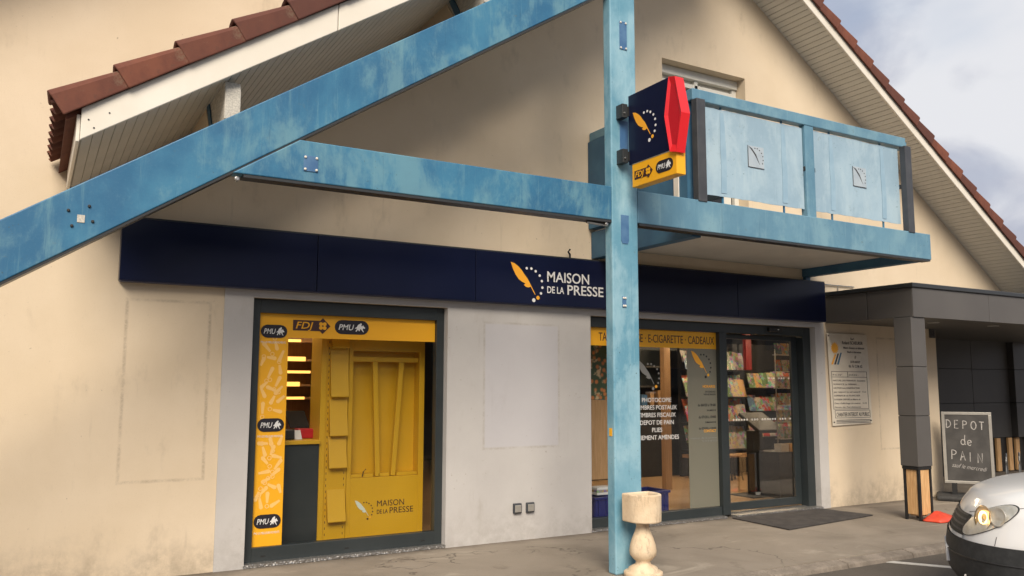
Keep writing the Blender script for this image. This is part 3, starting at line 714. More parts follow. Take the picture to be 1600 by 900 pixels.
B(2.95, 3.06, 1.3, 2.04, .05, 2.6).build('side_board', 'mdf', shf)
for k, z in enumerate((2.14, 1.92, 1.78, 1.63, 1.48)):
    B(1.95, 2.94, 1.72, 2.04, z, z + .025).build('shelf_board', 'mdf', shf)
    B(1.95, 2.70 + .06 * (k % 3), 1.70, 1.718, z + .0, z + .03 + .02 * (k % 2)).build('lit_edge', 'led', shf)
tag(B(2.15, 2.29, .80, .83, 1.24, 1.36).build('monitor', 'screen', None, .006), 'small blue lit monitor on the counter worktop', 'monitor')
tag(MB().prism([(2.36, .80, 1.20), (2.56, .80, 1.20), (2.56, .80, 1.215), (2.36, .80, 1.215)], [(2.33, .92, 1.36), (2.54, .92, 1.36), (2.54, .925, 1.375), (2.33, .925, 1.375)]).build('laptop', 'black'), 'black laptop lid standing open on the counter', 'laptop')
tag(B(2.40, 2.56, .62, .78, 1.102, 1.20).build('red_box', 'red_dark', None, .01), 'dark red box on the yellow counter worktop', 'box')
tag(B(2.16, 2.33, .5, .7, 1.102, 1.20).build('card_reader', 'black', None, .012), 'black payment terminal on the yellow counter worktop', 'terminal')
tag(MB().yz([(.52, 1.101), (.58, 1.101), (.60, 1.19), (.59, 1.19)], 2.34, 2.41).build('price_card', 'white_print'), 'white card leaning between the terminal and the red box', 'card')

# ================================================================== entrance
en = MB()
en.box(5.59, 5.655, .07, .17, 0, 2.456); en.box(9.245, 9.39, .07, .20, .03, 2.456); en.box(5.655, 9.245, .07, .17, 2.335, 2.456)
en.box(5.655, 7.66, .07, .17, .03, .135); en.box(7.665, 7.79, .05, .18, .03, 2.335)
en = en.build('entrance', 'anthracite', bld, .004)
dr = MB(); dr.box(7.80, 7.835, .185, .225, .05, 2.33); dr.box(9.13, 9.243, .185, .225, .05, 2.33); dr.box(7.835, 9.13, .185, .225, .05, .15); dr.box(7.835, 9.13, .185, .225, 2.27, 2.33)
dr.build('sliding_door', 'anthracite', en, .004)
B(5.656, 7.664, .116, .124, .136, 2.334).build('pane', 'glass', en)
B(7.836, 9.129, .20, .208, .151, 2.269).build('pane', 'glass', en)
B(5.585, 7.66, -.018, .15, .004, .03).build('tread_threshold', 'tread', en)
B(7.79, 9.39, -.05, .25, .004, .032).build('tread_threshold', 'tread', en)
B(8.55, 8.80, .02, .069, 2.375, 2.43).build('door_sensor', 'black', en, .01)
B(8.70, 8.725, .016, .0199, 2.40, 2.412).build('sensor_lamp', 'white_print', en)
pl = plane_wall(.1155)
flat(pl, rect(5.657, 7.663, 2.12, 2.333), 'yellow', en, 'vinyl_banner', 0, .001)
text(pl, 'TABAC \u00b7 PRESSE \u00b7 E-CIGARETTE \u00b7 CADEAUX', 5.80, 2.178, 1.83, .098, 'maroon_print', en, .0015, .002)
flat(pl, rect(7.165, 7.66, .14, 2.118), 'film', en, 'frosted_strip', 0, .001)
logo(pl, 7.235, 2.09, .34, en, 'orange_print', 'black_print', 'yellow', .0015)
def lines(L, m_, bold=.01):
    for s, u, v, w_, h_ in L: text(pl, s, u, v, w_, h_, m_, en, .0015, bold, align='R')
lines([('HORAIRES', 7.63, 1.625, .21, .034), ('CONTACT', 7.63, 1.065, .21, .034)], 'orange_print')
lines([('DU LUNDI AU', 7.63, 1.565, .17, .02), ('VENDREDI', 7.63, 1.53, .20, .02), ('du 06H30 à 19H00', 7.63, 1.39, .30, .034), ('SAMEDI', 7.63, 1.33, .15, .02),
       ('du 07H30 à 19H00', 7.63, 1.24, .29, .034), ('DIMANCHE', 7.63, 1.18, .18, .02), ('du 07H30 à 12H00', 7.63, 1.10 + .0, .0 + .29, .03)], 'black_print', .004)
lines([('maison de la presse', 7.64, .985, .44, .022), ('Tél. 03 81 60 00 00', 7.64, .945, .26, .022)], 'grey_print', .002)
logo(pl, 6.36, 1.96, .36, en, 'grey_print', 'grey_print', 'orange_print', .0015)
for s, u, v, w_, h_ in (('CADEAUX', 6.50, 1.555, .15, .02),):
    text(pl, s, u, v, w_, h_, 'grey_print', en, .0015, .0)
for i, s in enumerate(('PHOTOCOPIE', 'TIMBRES POSTAUX', 'TIMBRES FISCAUX', 'DEPOT DE PAIN', 'PLIES', 'PAIEMENT AMENDES')):
    text(pl, s, 6.665, 1.45 - .0905 * i, None, .052, 'white_print', en, .0015, .008, align='C')
pl2 = plane_wall(.1995)
for z, us in ((1.205, range(26)), (1.755, range(17, 26))):
    for k in us:
        if (k * 7) % 11 in (3, 8): continue
        flat(pl2, disc(7.88 + k * .048, z, .013, 10), 'white_print', en, 'safety_dot', 0)

# ================================================================== shop interior
room = thing('shop_interior', (6, 4, 0), 'dark shop interior with wooden floor seen through the glass', 'room')
MB().xy([(1.2, .16), (12.1, .16), (12.1, 1.78), (13.8, 1.78), (13.8, 9), (1.2, 9)], -.06, .02).build('floor', 'floor_wood', room)
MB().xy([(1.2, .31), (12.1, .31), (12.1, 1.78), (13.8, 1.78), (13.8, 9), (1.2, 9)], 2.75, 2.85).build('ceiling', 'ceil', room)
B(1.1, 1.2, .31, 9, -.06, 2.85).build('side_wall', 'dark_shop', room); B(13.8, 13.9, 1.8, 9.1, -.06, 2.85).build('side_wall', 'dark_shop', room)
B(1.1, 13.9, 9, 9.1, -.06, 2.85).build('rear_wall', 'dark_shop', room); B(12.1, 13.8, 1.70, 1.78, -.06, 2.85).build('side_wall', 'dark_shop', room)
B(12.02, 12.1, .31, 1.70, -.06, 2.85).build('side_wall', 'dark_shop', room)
for i, (x, y) in enumerate(((2.2, 1.3), (7.2, 2.6), (9.6, 2.0), (10.9, 2.6), (12.3, 2.6))):
    lp = B(x - (.3 if i else .1), x + (.3 if i else .1), y - .08, y + .08, 2.70, 2.749).build('lamp_panel', 'lamp_panel', room)
tag(B(5.98, 6.55, .62, .66, 1.475, 2.28).build('flower_panel', 'flowers', None, .004), 'floral panel with orange blossoms inside the entrance window', 'picture')
tag(B(6.03, 6.62, .60, .68, .50, 1.47).build('wood_panel', 'mdf', None, .004), 'plain wooden panel standing below the floral panel', 'panel')
tag(B(8.77, 8.90, 2.45, 2.55, .02, 2.6).build('timber_pillar', 'mdf', None, .006), 'slim wooden pillar in the shop behind the white lettering', 'pillar')
bk = thing('back_counter', (9, 4.2, 0), 'long black shelving unit at the back of the shop', 'shelf unit')
MB().box(7.4, 11.2, 4.05, 4.5, .02, 1.25).build('base_cabinet', 'black', bk)
for z in (1.26, 1.62, 1.98): B(7.4, 11.2, 4.1, 4.5, z, z + .03).build('shelf_board', 'dark_shop', bk)
B(7.4, 11.2, 4.47, 4.52, 1.26, 2.7).build('back_board', 'anthracite', bk)
r3 = random.Random(11)
for k in range(14):
    x = 7.6 + k * .19 + r3.uniform(-.04, .04); z = r3.choice((1.291, 1.651)); hh = r3.uniform(.12, .28)
    tag(B(x, x + r3.uniform(.07, .14), 4.15, 4.3, z, z + hh).build('gift_box', r3.choice(['mdf', 'cover', 'grey_post', 'blue_plate', 'orange_print']), None, .006),
        '%s small boxed item from the left on the black back shelves' % ORD[k], 'box', 'boxed items on the back shelves')
def crate(x, y, rz, lab):
    c = thing('plastic_crate', (x, y, .022), lab, 'crate', 'blue plastic crates', rz + .01)
    mb = MB(); mb.box(-.28, .28, -.2, .2, 0, .02)
    for s in (-1, 1): mb.box(-.28, .28, s * .2 - .008, s * .2 + .008, .02, .30); mb.box(s * .28 - .008, s * .28 + .008, -.192, .192, .02, .30)
    mb.build('crate_body', 'blue_crate', c, .004)
    mr = MB()
    for s in (-1, 1): mr.box(-.30, .30, s * .205 - .02, s * .205 + .02, .285, .315); mr.box(s * .285 - .02, s * .285 + .02, -.184, .184, .285, .315)
    mr.build('crate_rim', 'blue_crate', c, .004)
    for k in range(5): B(-.24 + k * .11, -.225 + k * .11, -.222, -.209, .03, .28).build('crate_rib', 'blue_crate', c)
crate(6.12, .48, 0, 'blue plastic crate left of the blue post inside the window')
crate(6.80, .62, 0, 'blue plastic crate behind the stone basin inside the window')
for k in range(3):
    tag(B(5.95, 6.2, .38, .56, .345 + .03 * k, .373 + .03 * k).build('newspaper_stack', 'white_print' if k != 1 else 'cover', None, .003),
        ('bottom', 'middle', 'top')[k] + ' newspaper of the pile on the blue crate', 'newspaper', 'newspapers on the crate')
# magazine racks
mg_me = B(-.105, .105, 0, .008, 0, .28).mesh('magazine'); mg_me.materials.append(M['cover'])
def mag(x, y, z, rz=0., tilt=-14, s=1., lab=None):
    o = link('magazine', mg_me, None, None, Matrix.Translation((x, y, z)) @ Matrix.Rotation(rz, 4, 'Z') @ Matrix.Rotation(R(tilt), 4, 'X') @ Matrix.Scale(s, 4))
    return tag(o, lab or 'magazine on display in the rack behind the sliding door', 'magazine', 'magazines in the shop racks')
ra = thing('magazine_rack', (11.3, 3.7, 0), 'wide tiered magazine rack seen through the left of the sliding door', 'rack')
B(10.3, 11.75, 3.82, 3.88, .02, 2.45).build('rack_back', 'black', ra)
B(10.3, 11.75, 3.35, 3.80, .36, .42).build('rack_bench', 'mdf', ra)
for x in (10.34, 10.8, 11.25, 11.7): B(x, x + .04, 3.36, 3.4, .02, .36).build('leg', 'black', ra)
for ti, z in enumerate((.50, 1.0, 1.45, 1.95)):
    B(10.3, 11.75, 3.5 + .04 * ti, 3.81, z - .03, z - .005).build('rack_shelf', 'black', ra)
    for k in range(9):
        for lv in range(2):
            mag(10.40 + k * .158 + r3.uniform(-.02, .02), 3.55 + .04 * ti + .09 * lv, z + .13 * lv, r3.uniform(-.06, .06), -16, r3.uniform(.95, 1.2),
                '%s magazine from the left, %s row, %s tier of the wide tiered rack' % (ORD[k], ('front', 'back')[lv], ('lowest', 'second lowest', 'second highest', 'top')[ti]))
rb = thing('wall_magazine_rack', (12.3, 3.7, 0), 'magazine shelves at the back right of the sliding door', 'rack')
B(11.8, 13.2, 3.82, 3.88, .02, 2.45).build('rack_back', 'black', rb)
for ti, z in enumerate((.7, 1.18, 1.62)):
    B(11.8, 13.2, 3.5, 3.81, z - .03, z - .005).build('rack_shelf', 'black', rb)
    for k in range(8): mag(11.90 + k * .165, 3.56, z, r3.uniform(-.05, .05), -16, r3.uniform(.95, 1.15), '%s magazine from the left on the %s shelf at the back right' % (ORD[k], ('bottom', 'middle', 'top')[ti]))
B(11.66, 11.80, 3.50, 3.58, 1.95, 2.7).build('red_upright', 'shop_red', rb)
cr = thing('card_rack', (9.95, 1.05, 0), 'wire greetings card rack on a black cabinet by the door jamb', 'rack')
B(9.55, 10.3, .85, 1.35, .02, .68).build('cabinet', 'black', cr, .006)
for ti, z in enumerate([.86 + k * .25 for k in range(6)]):
    MB().box(9.68, 10.12, .93, .94, z, z + .012).box(9.68, 10.12, 1.02, 1.03, z, z + .012).build('wire_shelf', 'steel', cr)
    for k in range(3):
        tag(link('greeting_card', mg_me, None, None, Matrix.Translation((9.76 + k * .145, .98, z + .012)) @ Matrix.Rotation(R(-10), 4, 'X') @ Matrix.Scale(.62, 4)),
            '%s greeting card on the %s wire shelf from the bottom by the door jamb' % (('left', 'middle', 'right')[k], ORD[ti]), 'card', 'cards in the wire rack')
for x in (9.68, 10.12): B(x - .006, x + .006, .975, .987, .68, 2.2).build('rack_upright', 'steel', cr)
for k in range(3): tag(B(9.62 + k * .2, 9.79 + k * .2, .87, 1.0, .682, .80).build('pink_carton', 'peach_print' if k % 2 else 'white_trim', None, .004), ('left', 'middle', 'right')[k] + ' pale carton on the black cabinet below the card rack', 'box', 'cartons on the cabinet')
ki = thing('terminal_stand', (9.55, 1.35, .02), 'black pedestal terminal stand behind the sliding door', 'terminal')
B(9.22, 9.82, 1.05, 1.55, .021, .035).build('base_plate', 'black', ki, .004)
B(9.46, 9.66, 1.25, 1.40, .036, .98).build('column', 'black', ki, .01)
MB().yz([(1.05, .95), (1.45, 1.20), (1.43, 1.25), (1.02, 1.0)], 9.35, 9.85).build('sloping_desk', 'black', ki, .01)
B(9.47, 9.56, 1.23, 1.249, .04, .075).build('label_plate', 'white_print', ki)
st = thing('stool', (10.55, 2.9, .02), 'small wooden stool inside behind the door mullion', 'stool')
MB().lathe([(.16, .42), (.17, .44), (.16, .46)], 10.75, 3.0, 20).build('seat', 'mdf', st)
for a in (0.6, 2.2, 3.8, 5.3): MB().tube([(10.75 + .1 * math.cos(a), 3.0 + .1 * math.sin(a), .42), (10.75 + .17 * math.cos(a), 3.0 + .17 * math.sin(a), .02)], .014).build('leg', 'black', st)

# ================================================================== wall fittings
for x, lab in ((4.604, 'left grey wall socket low on the grey wall'), (4.765, 'right grey wall socket low on the grey wall')):
    so = thing('wall_socket', (x, -.03, .34), lab, 'socket', 'sockets on the grey wall')
    B(x - .05, x + .05, -.045, -.0145, .285, .392).build('socket_box', 'grey_post', so, .008)
    B(x - .037, x + .037, -.055, -.0455, .30, .375).build('socket_flap', 'aluminium', so, .006)
# contractor's sign
cs_ = thing('construction_sign', (10.05, -.02, 1.1), 'weathered white builder notice screwed to the cream wall', 'sign')
sk = lambda u, v: (9.62 + u * .85 + (1 - v) * .045, 1.10 + v * 1.29)
pl = plane_wall(-.02)
flat(pl, [sk(0, 0), sk(1, .02), sk(1, 1), sk(0, 1)], 'sheet', cs_, 'sign_board', 0, .006)
c_, r_ = sk(.17, .84), .06
flat(pl, [(c_[0] + (r_ * (1.45 if k % 2 else 1.)) * math.cos(math.pi * k / 14), c_[1] + (r_ * (1.45 if k % 2 else 1.)) * math.sin(math.pi * k / 14)) for k in range(28)], 'orange_print', cs_, 'sun_emblem', .0065)
for k, mm in enumerate(('orange_print', 'ink', 'blue_dark')):
    a = sk(.06 + .07 * k, .66); b = sk(.16 + .07 * k, .77 + .01 * k); flat(pl, [a, (a[0] + .035, a[1]), (b[0] + .03, b[1]), (b[0], b[1])], mm, cs_, 'stripe', .0065)
for s, u, v, w_, h_, bo in (('Sarl', .62, .935, .09, .03, .006), ('Roland SCHEURER', .62, .885, .52, .045, .012), ("Ma\u00eetre d'\u0153uvre en b\u00e2timent", .65, .835, .53, .032, .004), ('Neuf et r\u00e9novation', .65, .79, .35, .03, .004),
                        ('//', .67, .73, .04, .04, .01), ('25770 ANDZY', .66, .68, .25, .032, .004), ('06 76 12 86 62', .66, .63, .34, .04, .008)):
    a = sk(u, v); text(pl, s, a[0], a[1], w_ * .85, h_, 'ink', cs_, .0065, bo, align='C')
def bar(u0, v0, u1, v1, t=.006):
    a, b = sk(u0, v0), sk(u1, v1)
    if abs(a[1] - b[1]) < abs(a[0] - b[0]): q = [(a[0], a[1] - t / 2), (b[0], b[1] - t / 2), (b[0], b[1] + t / 2), (a[0], a[1] + t / 2)]
    else: q = [(a[0] - t / 2, a[1]), (a[0] + t / 2, a[1]), (b[0] + t / 2, b[1]), (b[0] - t / 2, b[1])]
    flat(pl, q, 'ink', cs_, 'rule_line', .0065)
for u0, v0, u1, v1 in ((.05, .585, .93, .585), (.05, .585, .05, .18), (.93, .585, .93, .18), (.05, .18, .93, .18), (.05, .525, .93, .525), (.08, .165, .95, .165), (.08, .085, .95, .085), (.08, .165, .08, .085), (.95, .165, .95, .085), (.45, .585, .45, .525)):
    bar(u0, v0, u1, v1)
for i, s in enumerate(('P.C.N\u00b0       DATE :', 'NATURE DES TRAVAUX  Extension', 'SUPERFICIE du TERRAIN .....', 'HAUTEUR de la CONSTRUCTION', 'par rapport au sol naturel   4 m', 'SUPERFICIE de PLANCHER', 'DOSSIER DEPOSE en Mairie de', "Date d'affichage en mairie   2.10", 'Nom de l\'architecte')):
    a = sk(.08, .54 - .041 * i - (.02 if i else 0)); text(pl, s, a[0], a[1], .68 if i in (1, 4, 7) else .55, .022, 'ink', cs_, .0065, .004)
a = sk(.52, .10); text(pl, 'CHANTIER INTERDIT AU PUBLIC', a[0], a[1], .70, .055, 'ink', cs_, .0065, .010, align='C')
for v in (.06, .045, .03): bar(.1, v, .95, v, .008)
for u, v in ((.03, .97), (.04, .04), (.96, .05)): p_ = sk(u, v); bolt(p_[0], -.026, p_[1], cs_, .010, .006, 'black')
# house number plate
hn = thing('house_number_plate', (12.08, -.02, 2.4), 'small dark house number plate under the porch roof', 'sign')
pl = plane_wall(-.004)
flat(pl, rect(11.98, 12.115, 2.395, 2.535), 'porch_dark', hn, 'plate', 0, .01)
text(pl, '52', 12.0, 2.43, .09, .075, 'black_print', hn, .011, .01)

# ================================================================== grey porch
po = thing('entrance_porch', (11.5, -.6, 0), 'dark grey clad flat roofed porch on a square clad column', 'porch')
PX, PY = 9.63, -1.35
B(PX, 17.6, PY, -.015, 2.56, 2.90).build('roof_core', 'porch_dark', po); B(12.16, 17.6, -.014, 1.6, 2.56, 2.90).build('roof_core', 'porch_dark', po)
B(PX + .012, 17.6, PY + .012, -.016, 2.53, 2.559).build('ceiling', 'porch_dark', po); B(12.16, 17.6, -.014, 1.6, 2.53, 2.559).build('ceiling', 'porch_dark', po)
B(PX - .035, 17.7, PY - .035, -.015, 2.902, 2.96).build('roof_flashing', 'flash', po, .008)
xs_ = [PX - .012, 11.28, 12.93, 14.6, 16.2, 17.6]
for a, b in zip(xs_, xs_[1:]): B(a + .003, b - .003, PY - .012, PY - .001, 2.525, 2.90).build('fascia_panel', 'porch', po, .002)
for a, b in ((PY - .012, -.70), (-.70, -.016)): B(PX - .012, PX - .001, a + .012, b - .003, 2.525, 2.90).build('fascia_panel', 'porch', po, .002)
# column: cladding cassettes above bare timber
cx0, cx1, cy0, cy1 = 9.585, 9.87, -1.345, -1.10
for z0, z1 in ((1.90, 2.522), (1.285, 1.893), (.66, 1.278)):
    B(cx0, cx1, cy0, cy1, z0, z1).build('column_cladding', 'porch', po, .004)
B(cx0 + .01, cx1 - .01, cy0 + .01, cy1 - .01, .62, 2.53).build('column_core', 'black', po)
for x in (cx0 + .018, cx1 - .045):
    for y in (cy0 + .012, cy1 - .045): B(x, x + .03, y, y + .03, 0, .62).build('steel_upright', 'black', po)
for y, nm in ((cy0 + .03, 1),):
    B(cx0 + .06, cx0 + .165, y - .012, y + .01, .07, .618).build('timber_board', 'wood', po, .003); B(cx0 + .169, cx1 - .055, y - .010, y + .01, .08, .618).build('timber_board', 'wood', po, .003)
for y0, y1 in ((cy0 + .05, cy0 + .118), (cy0 + .121, cy1 - .05)): B(cx0 + .028, cx0 + .05, y0, y1, .07, .618).build('timber_board', 'wood', po, .003)
B(cx0 + .06, cx1 - .06, cy0 + .06, cy1 - .06, .05, .6).build('timber_core', 'mdf', po)
for x, y in ((10.79, -.86), (12.1, -.93), (13.4, -.9)):
    l_ = MB().lathe([(.062, 2.522), (.062, 2.531)], x, y, 20).build('downlight', 'spot_glass', po); MB().lathe([(.075, 2.524), (.075, 2.5295)], x, y, 20).build('downlight_ring', 'aluminium', po)
# recessed back wall of the porch
rw = thing('porch_back_wall', (14.5, 1.65, 0), 'dark clad back wall under the porch with bare timber foot', 'wall')
B(12.2, 18, 1.64, 1.69, 0, 2.56).build('wall_core', 'black', rw)
zs_ = (.66, 1.335, 1.985, 2.55); xs_ = (12.2, 14.0, 15.70, 16.93)
for za, zb in zip(zs_, zs_[1:]):
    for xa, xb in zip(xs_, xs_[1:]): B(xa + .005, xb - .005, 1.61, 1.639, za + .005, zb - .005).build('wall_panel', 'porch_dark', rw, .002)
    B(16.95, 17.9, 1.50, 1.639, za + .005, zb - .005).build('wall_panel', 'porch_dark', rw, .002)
for x in (15.9, 16.35, 16.75, 17.0, 17.4): B(x, x + .13, 1.59, 1.635, .02, .65).build('timber_stud', 'wood', rw, .004)
# bike rack beyond the board
br = thing('bicycle_rack', (15.9, .9, 0), 'low tangle of grey metal bicycle hoops under the porch', 'bicycle rack')
for k in range(5):
    x = 15.0 + k * .42; pts = [(x + .2 * math.cos(a), .9 + .10 * math.cos(a), .02 + .42 * math.sin(a)) for a in [math.pi * j / 12 for j in range(13)]]
    MB().tube(pts, .014).build('hoop', 'steel', br)
MB().tube([(14.8, .9, .04), (17, .9, .04)], .018).build('rail', 'steel', br)
# neighbouring roof far right
hs = thing('distant_house', (24, 8, 0), 'brown tiled roof of a house beyond the porch', 'house')
B(18.5, 30, 5, 12, -.1, 3.9).build('wall', 'wall', hs)
rf = MB().yz([(4.4, 3.85), (8.5, 6.4), (8.5, 6.5), (4.4, 3.95)], 18.2, 30).build('roof', 'tile', hs)
t_me = MB().prism([(0, 0, .04), (.28, 0, .04), (.28, 0, .07), (.14, 0, .10), (0, 0, .07)], [(0, .42, .02), (.28, .42, .02), (.28, .42, .05), (.14, .42, .08), (0, .42, .05)]).mesh('roof_tile'); t_me.materials.append(M['tile'])
for i in range(14):
    for j in range(6):
        link('roof_tile', t_me, None, rf, Matrix.Translation((18.2 + i * .29, 4.38 + j * .30, 3.93 + j * .30 * .622)) @ Matrix.Rotation(math.atan(.622), 4, 'X'))

# ================================================================== street things
tag(MB().xy([(7.66, -1.0), (9.46, -.76), (9.30, -.055), (7.70, -.055)], .004, .018).build('door_mat', 'mat_rubber', None, .005), 'black door mat lying askew before the sliding door', 'mat')
# stone basin on baluster
bs_ = thing('stone_basin', (4.715, -2.04, 0), 'pale cast stone baluster with flat backed basin in front of the blue post', 'planter')
bxc, byc = 4.70, -2.03
MB().lathe([(.165, 0), (.168, .05), (.155, .058), (.128, .062), (.125, .085), (.10, .10), (.068, .115), (.062, .14), (.085, .16), (.112, .19), (.118, .23), (.110, .28), (.09, .34), (.068, .39), (.056, .43), (.058, .46), (.07, .475)], bxc, byc, 40).build('baluster', 'stone', bs_, smooth=True)
ring = [(bxc + .152 * math.cos(a), byc - .02 + .155 * math.sin(a)) for a in [math.pi + math.pi * k / 24 for k in range(25)]] + [(bxc + .152, byc + .10), (bxc - .152, byc + .10)]
inn = [(bxc + .118 * math.cos(a), byc - .02 + .12 * math.sin(a)) for a in [math.pi + math.pi * k / 24 for k in range(25)]] + [(bxc + .118, byc + .07), (bxc - .118, byc + .07)]
n = len(ring); bo = [(x * .985 + bxc * .015, y * .985 + byc * .015, .475) for x, y in ring]; to = [(x, y, .715) for x, y in ring]; ti = [(x, y, .715) for x, y in inn]; bi = [(x, y, .62) for x, y in inn]
mb = MB().add(bo + to + ti + bi, [tuple(range(n))] + [(r * n + i, r * n + (i + 1) % n, (r + 1) * n + (i + 1) % n, (r + 1) * n + i) for r in range(3) for i in range(n)] + [tuple(range(3 * n, 4 * n))])
mb.build('basin', 'stone', bs_, .012)
MB().xy([(x * .98 + bxc * .02, y * .98 + byc * .02) for x, y in inn], .621, .64).build('soil', 'kerb', bs_)
# chalkboard
cb_ = thing('chalkboard_sign', (12.0, -.5, 0), 'freestanding chalkboard with handwritten bread notice beside the porch column', 'sign', None, R(-57))
W = .325
B(-W - .12, W + .06, -.30, .30, 0, .075).build('rubber_base', 'rubber', cb_, .03)
for x in (-.2, .2): B(x - .035, x + .035, -.02, .02, .075, .24).build('spring_foot', 'black', cb_)
B(-W + .03, W - .03, -.012, .012, .26, 1.25).build('board', 'chalkboard', cb_)
for b4 in ((-W, W, .235, .275), (-W, W, 1.235, 1.275), (-W, -W + .042, .275, 1.235), (W - .042, W, .275, 1.235)): B(b4[0], b4[1], -.02, .02, b4[2], b4[3]).build('frame_bar', 'aluminium', cb_, .004)
pl = plane_wall(-.0125)
def arc(cx, cy, rx, ry, a0, a1, n=12): return [(cx + rx * math.cos(R(a0 + (a1 - a0) * k / n)), cy + ry * math.sin(R(a0 + (a1 - a0) * k / n))) for k in range(n + 1)]
GL = {'D': [[(0, 0), (.05, 1)], [(-.05, 1)] + arc(.05, .5, .6, .5, 85, -90)], 'E': [[(.55, .98), (.05, 1), (0, 0), (.55, -.02)], [(.02, .5), (.45, .52)]],
      'P': [[(0, 0), (.04, 1)], [(.0, .98)] + arc(.15, .74, .42, .25, 90, -95)], 'O': [arc(.35, .48, .36, .5, 100, 465, 18)], 'T': [[(-.05, 1), (.65, .97)], [(.32, .98), (.28, 0)]],
      'd': [arc(.25, .28, .25, .27, 40, 390, 14), [(.52, 1.05), (.46, .5), (.5, .05), (.6, .02)]], 'e': [[(.02, .27), (.45, .33)] + arc(.24, .3, .24, .28, 10, 320, 14)],
      'A': [[(0, 0), (.3, 1), (.6, 0)], [(.1, .38), (.5, .4)]], 'I': [[(.12, 0), (.16, 1)]], 'N': [[(0, 0), (.03, 1), (.52, .02), (.56, 1.02)]]}
def stroke(pts, wd, par, z):
    vs, fs = [], []
    for k, p in enumerate(pts):
        q0, q1 = pts[max(k - 1, 0)], pts[min(k + 1, len(pts) - 1)]; dx, dy = q1[0] - q0[0], q1[1] - q0[1]; l_ = math.hypot(dx, dy) or 1
        ww = wd * rc0.uniform(.7, 1.2) / 2; vs += [(p[0] - dy / l_ * ww, p[1] + dx / l_ * ww, z), (p[0] + dy / l_ * ww, p[1] - dx / l_ * ww, z)]
    fs = [(2 * k, 2 * k + 1, 2 * k + 3, 2 * k + 2) for k in range(len(pts) - 1)]
    return vs, fs
rc0 = random.Random(2); zz = .0006
for wd_, u, v, h_, adv, rise in (('DEPOT', -.265, 1.045, .115, .108, -.006), ('de', -.085, .80, .135, .085, -.012), ('PAIN', -.215, .585, .135, .112, -.014)):
    for ch in wd_:
        for g_ in GL[ch]:
            zz += .00004; st_ = stroke([(u + x_ * h_ * .78, v + y_ * h_) for x_, y_ in g_], .013, cb_, zz)
            MB().add(*st_).build('chalk_stroke', 'chalk', cb_, basis=pl)
        u += adv; v += rise
text(pl, 'sauf le mercredi', -.22, .475, .45, .06, 'chalk', cb_, .0006, -.002, .35, rot=-.12, name='chalk_lettering')
# red cone foot behind the column
cone = thing('traffic_cone', (9.80, -1.47, 0), 'crushed red plastic cone lying against the timber column foot', 'cone')
rc = random.Random(4); N = 22; rings = []
for q, (f, h) in enumerate(((1., .004), (1., .022), (.72, .05), (.45, .075), (.2, .10), (.03, .105))):
    rings.append([(9.86 + f * (.27 + .05 * math.sin(3 * a + 1)) * math.cos(a) + (1 - f) * .02, -1.44 + f * (.15 + .03 * math.cos(2 * a)) * math.sin(a) + (1 - f) * .09, h + (rc.uniform(-.008, .008) if q > 1 else 0)) for a in [2 * math.pi * k / N for k in range(N)]])
MB().add([p for r_ in rings for p in r_], [(q * N + k, q * N + (k + 1) % N, (q + 1) * N + (k + 1) % N, (q + 1) * N + k) for q in range(5) for k in range(N)] + [tuple(range(N))[::-1]]).build('cone_base', 'orange_base', cone, smooth=True)

# ================================================================== van
van = thing('parked_van', (6.57, -3.64, RZ), 'white van nose with lit headlight and dark bumper at right edge', 'van', None, R(124))
def lerp(tab, z):
    for (a, va), (b, vb) in zip(tab, tab[1:]):
        if z <= b: t = max(0, (z - a) / (b - a)); t = t * t * (3 - 2 * t) if False else t; return va + (vb - va) * t
    return tab[-1][1]
FWD = [(.18, -.10), (.30, -.01), (.45, .0), (.58, -.02), (.66, -.05), (.80, -.12), (.90, -.20), (.97, -.36), (1.02, -.62), (1.06, -.90), (1.10, -1.15)]
WID = [(.18, .80), (.35, .86), (.60, .885), (.80, .885), (.95, .86), (1.05, .82), (1.10, .78)]
def P(t, z, off=0.):
    """nose surface; t=0 centre front, 1 = end of the rounded corner, >1 runs back along the flank"""
    F, Wd = lerp(FWD, z), lerp(WID, z); A = .62; e = 2 / 2.5
    if t <= 1:
        a = t * math.pi / 2; c, s = max(math.cos(a), 0) ** e, math.sin(a) ** e
        x, y = F - A * (1 - c), Wd * s
        nx, ny = c ** 1.5 / A, s ** 1.5 / Wd; q = math.hypot(nx, ny) or 1
        return Vector((x + off * nx / q, y + off * ny / q, z + off * .2))
    return Vector((F - A - (t - 1), Wd + off, z))
def shell(zs, ts, name, mat, parent, off=0., smooth=True, mirror=True):
    mb = MB()
    for sg in ((1, -1) if mirror else (1,)):
        vs = []; fs = []; nT = len(ts)
        for z in zs:
            for t in ts: p = P(t, z, off); vs.append((p.x, p.y * sg, p.z))
        for i in range(len(zs) - 1):
            for j in range(nT - 1): fs.append((i * nT + j, i * nT + j + 1, (i + 1) * nT + j + 1, (i + 1) * nT + j))
        mb.add(vs, fs)
    me = mb.mesh(name); bm = bmesh.new(); bm.from_mesh(me); bmesh.ops.remove_doubles(bm, verts=bm.verts, dist=.0005); bmesh.ops.recalc_face_normals(bm, faces=bm.faces); bm.to_mesh(me); bm.free()
    if smooth:
        for p in me.polygons: p.use_smooth = True
    return link(name, me, mat, parent)
T1 = [i / 22 for i in range(23)] + [1.04, 1.1, 1.2, 1.3]
zr = lambda a, b, n: [a + (b - a) * i / n for i in range(n + 1)]
body = shell(zr(.575, 1.10, 22), T1, 'body', 'van_white', van)
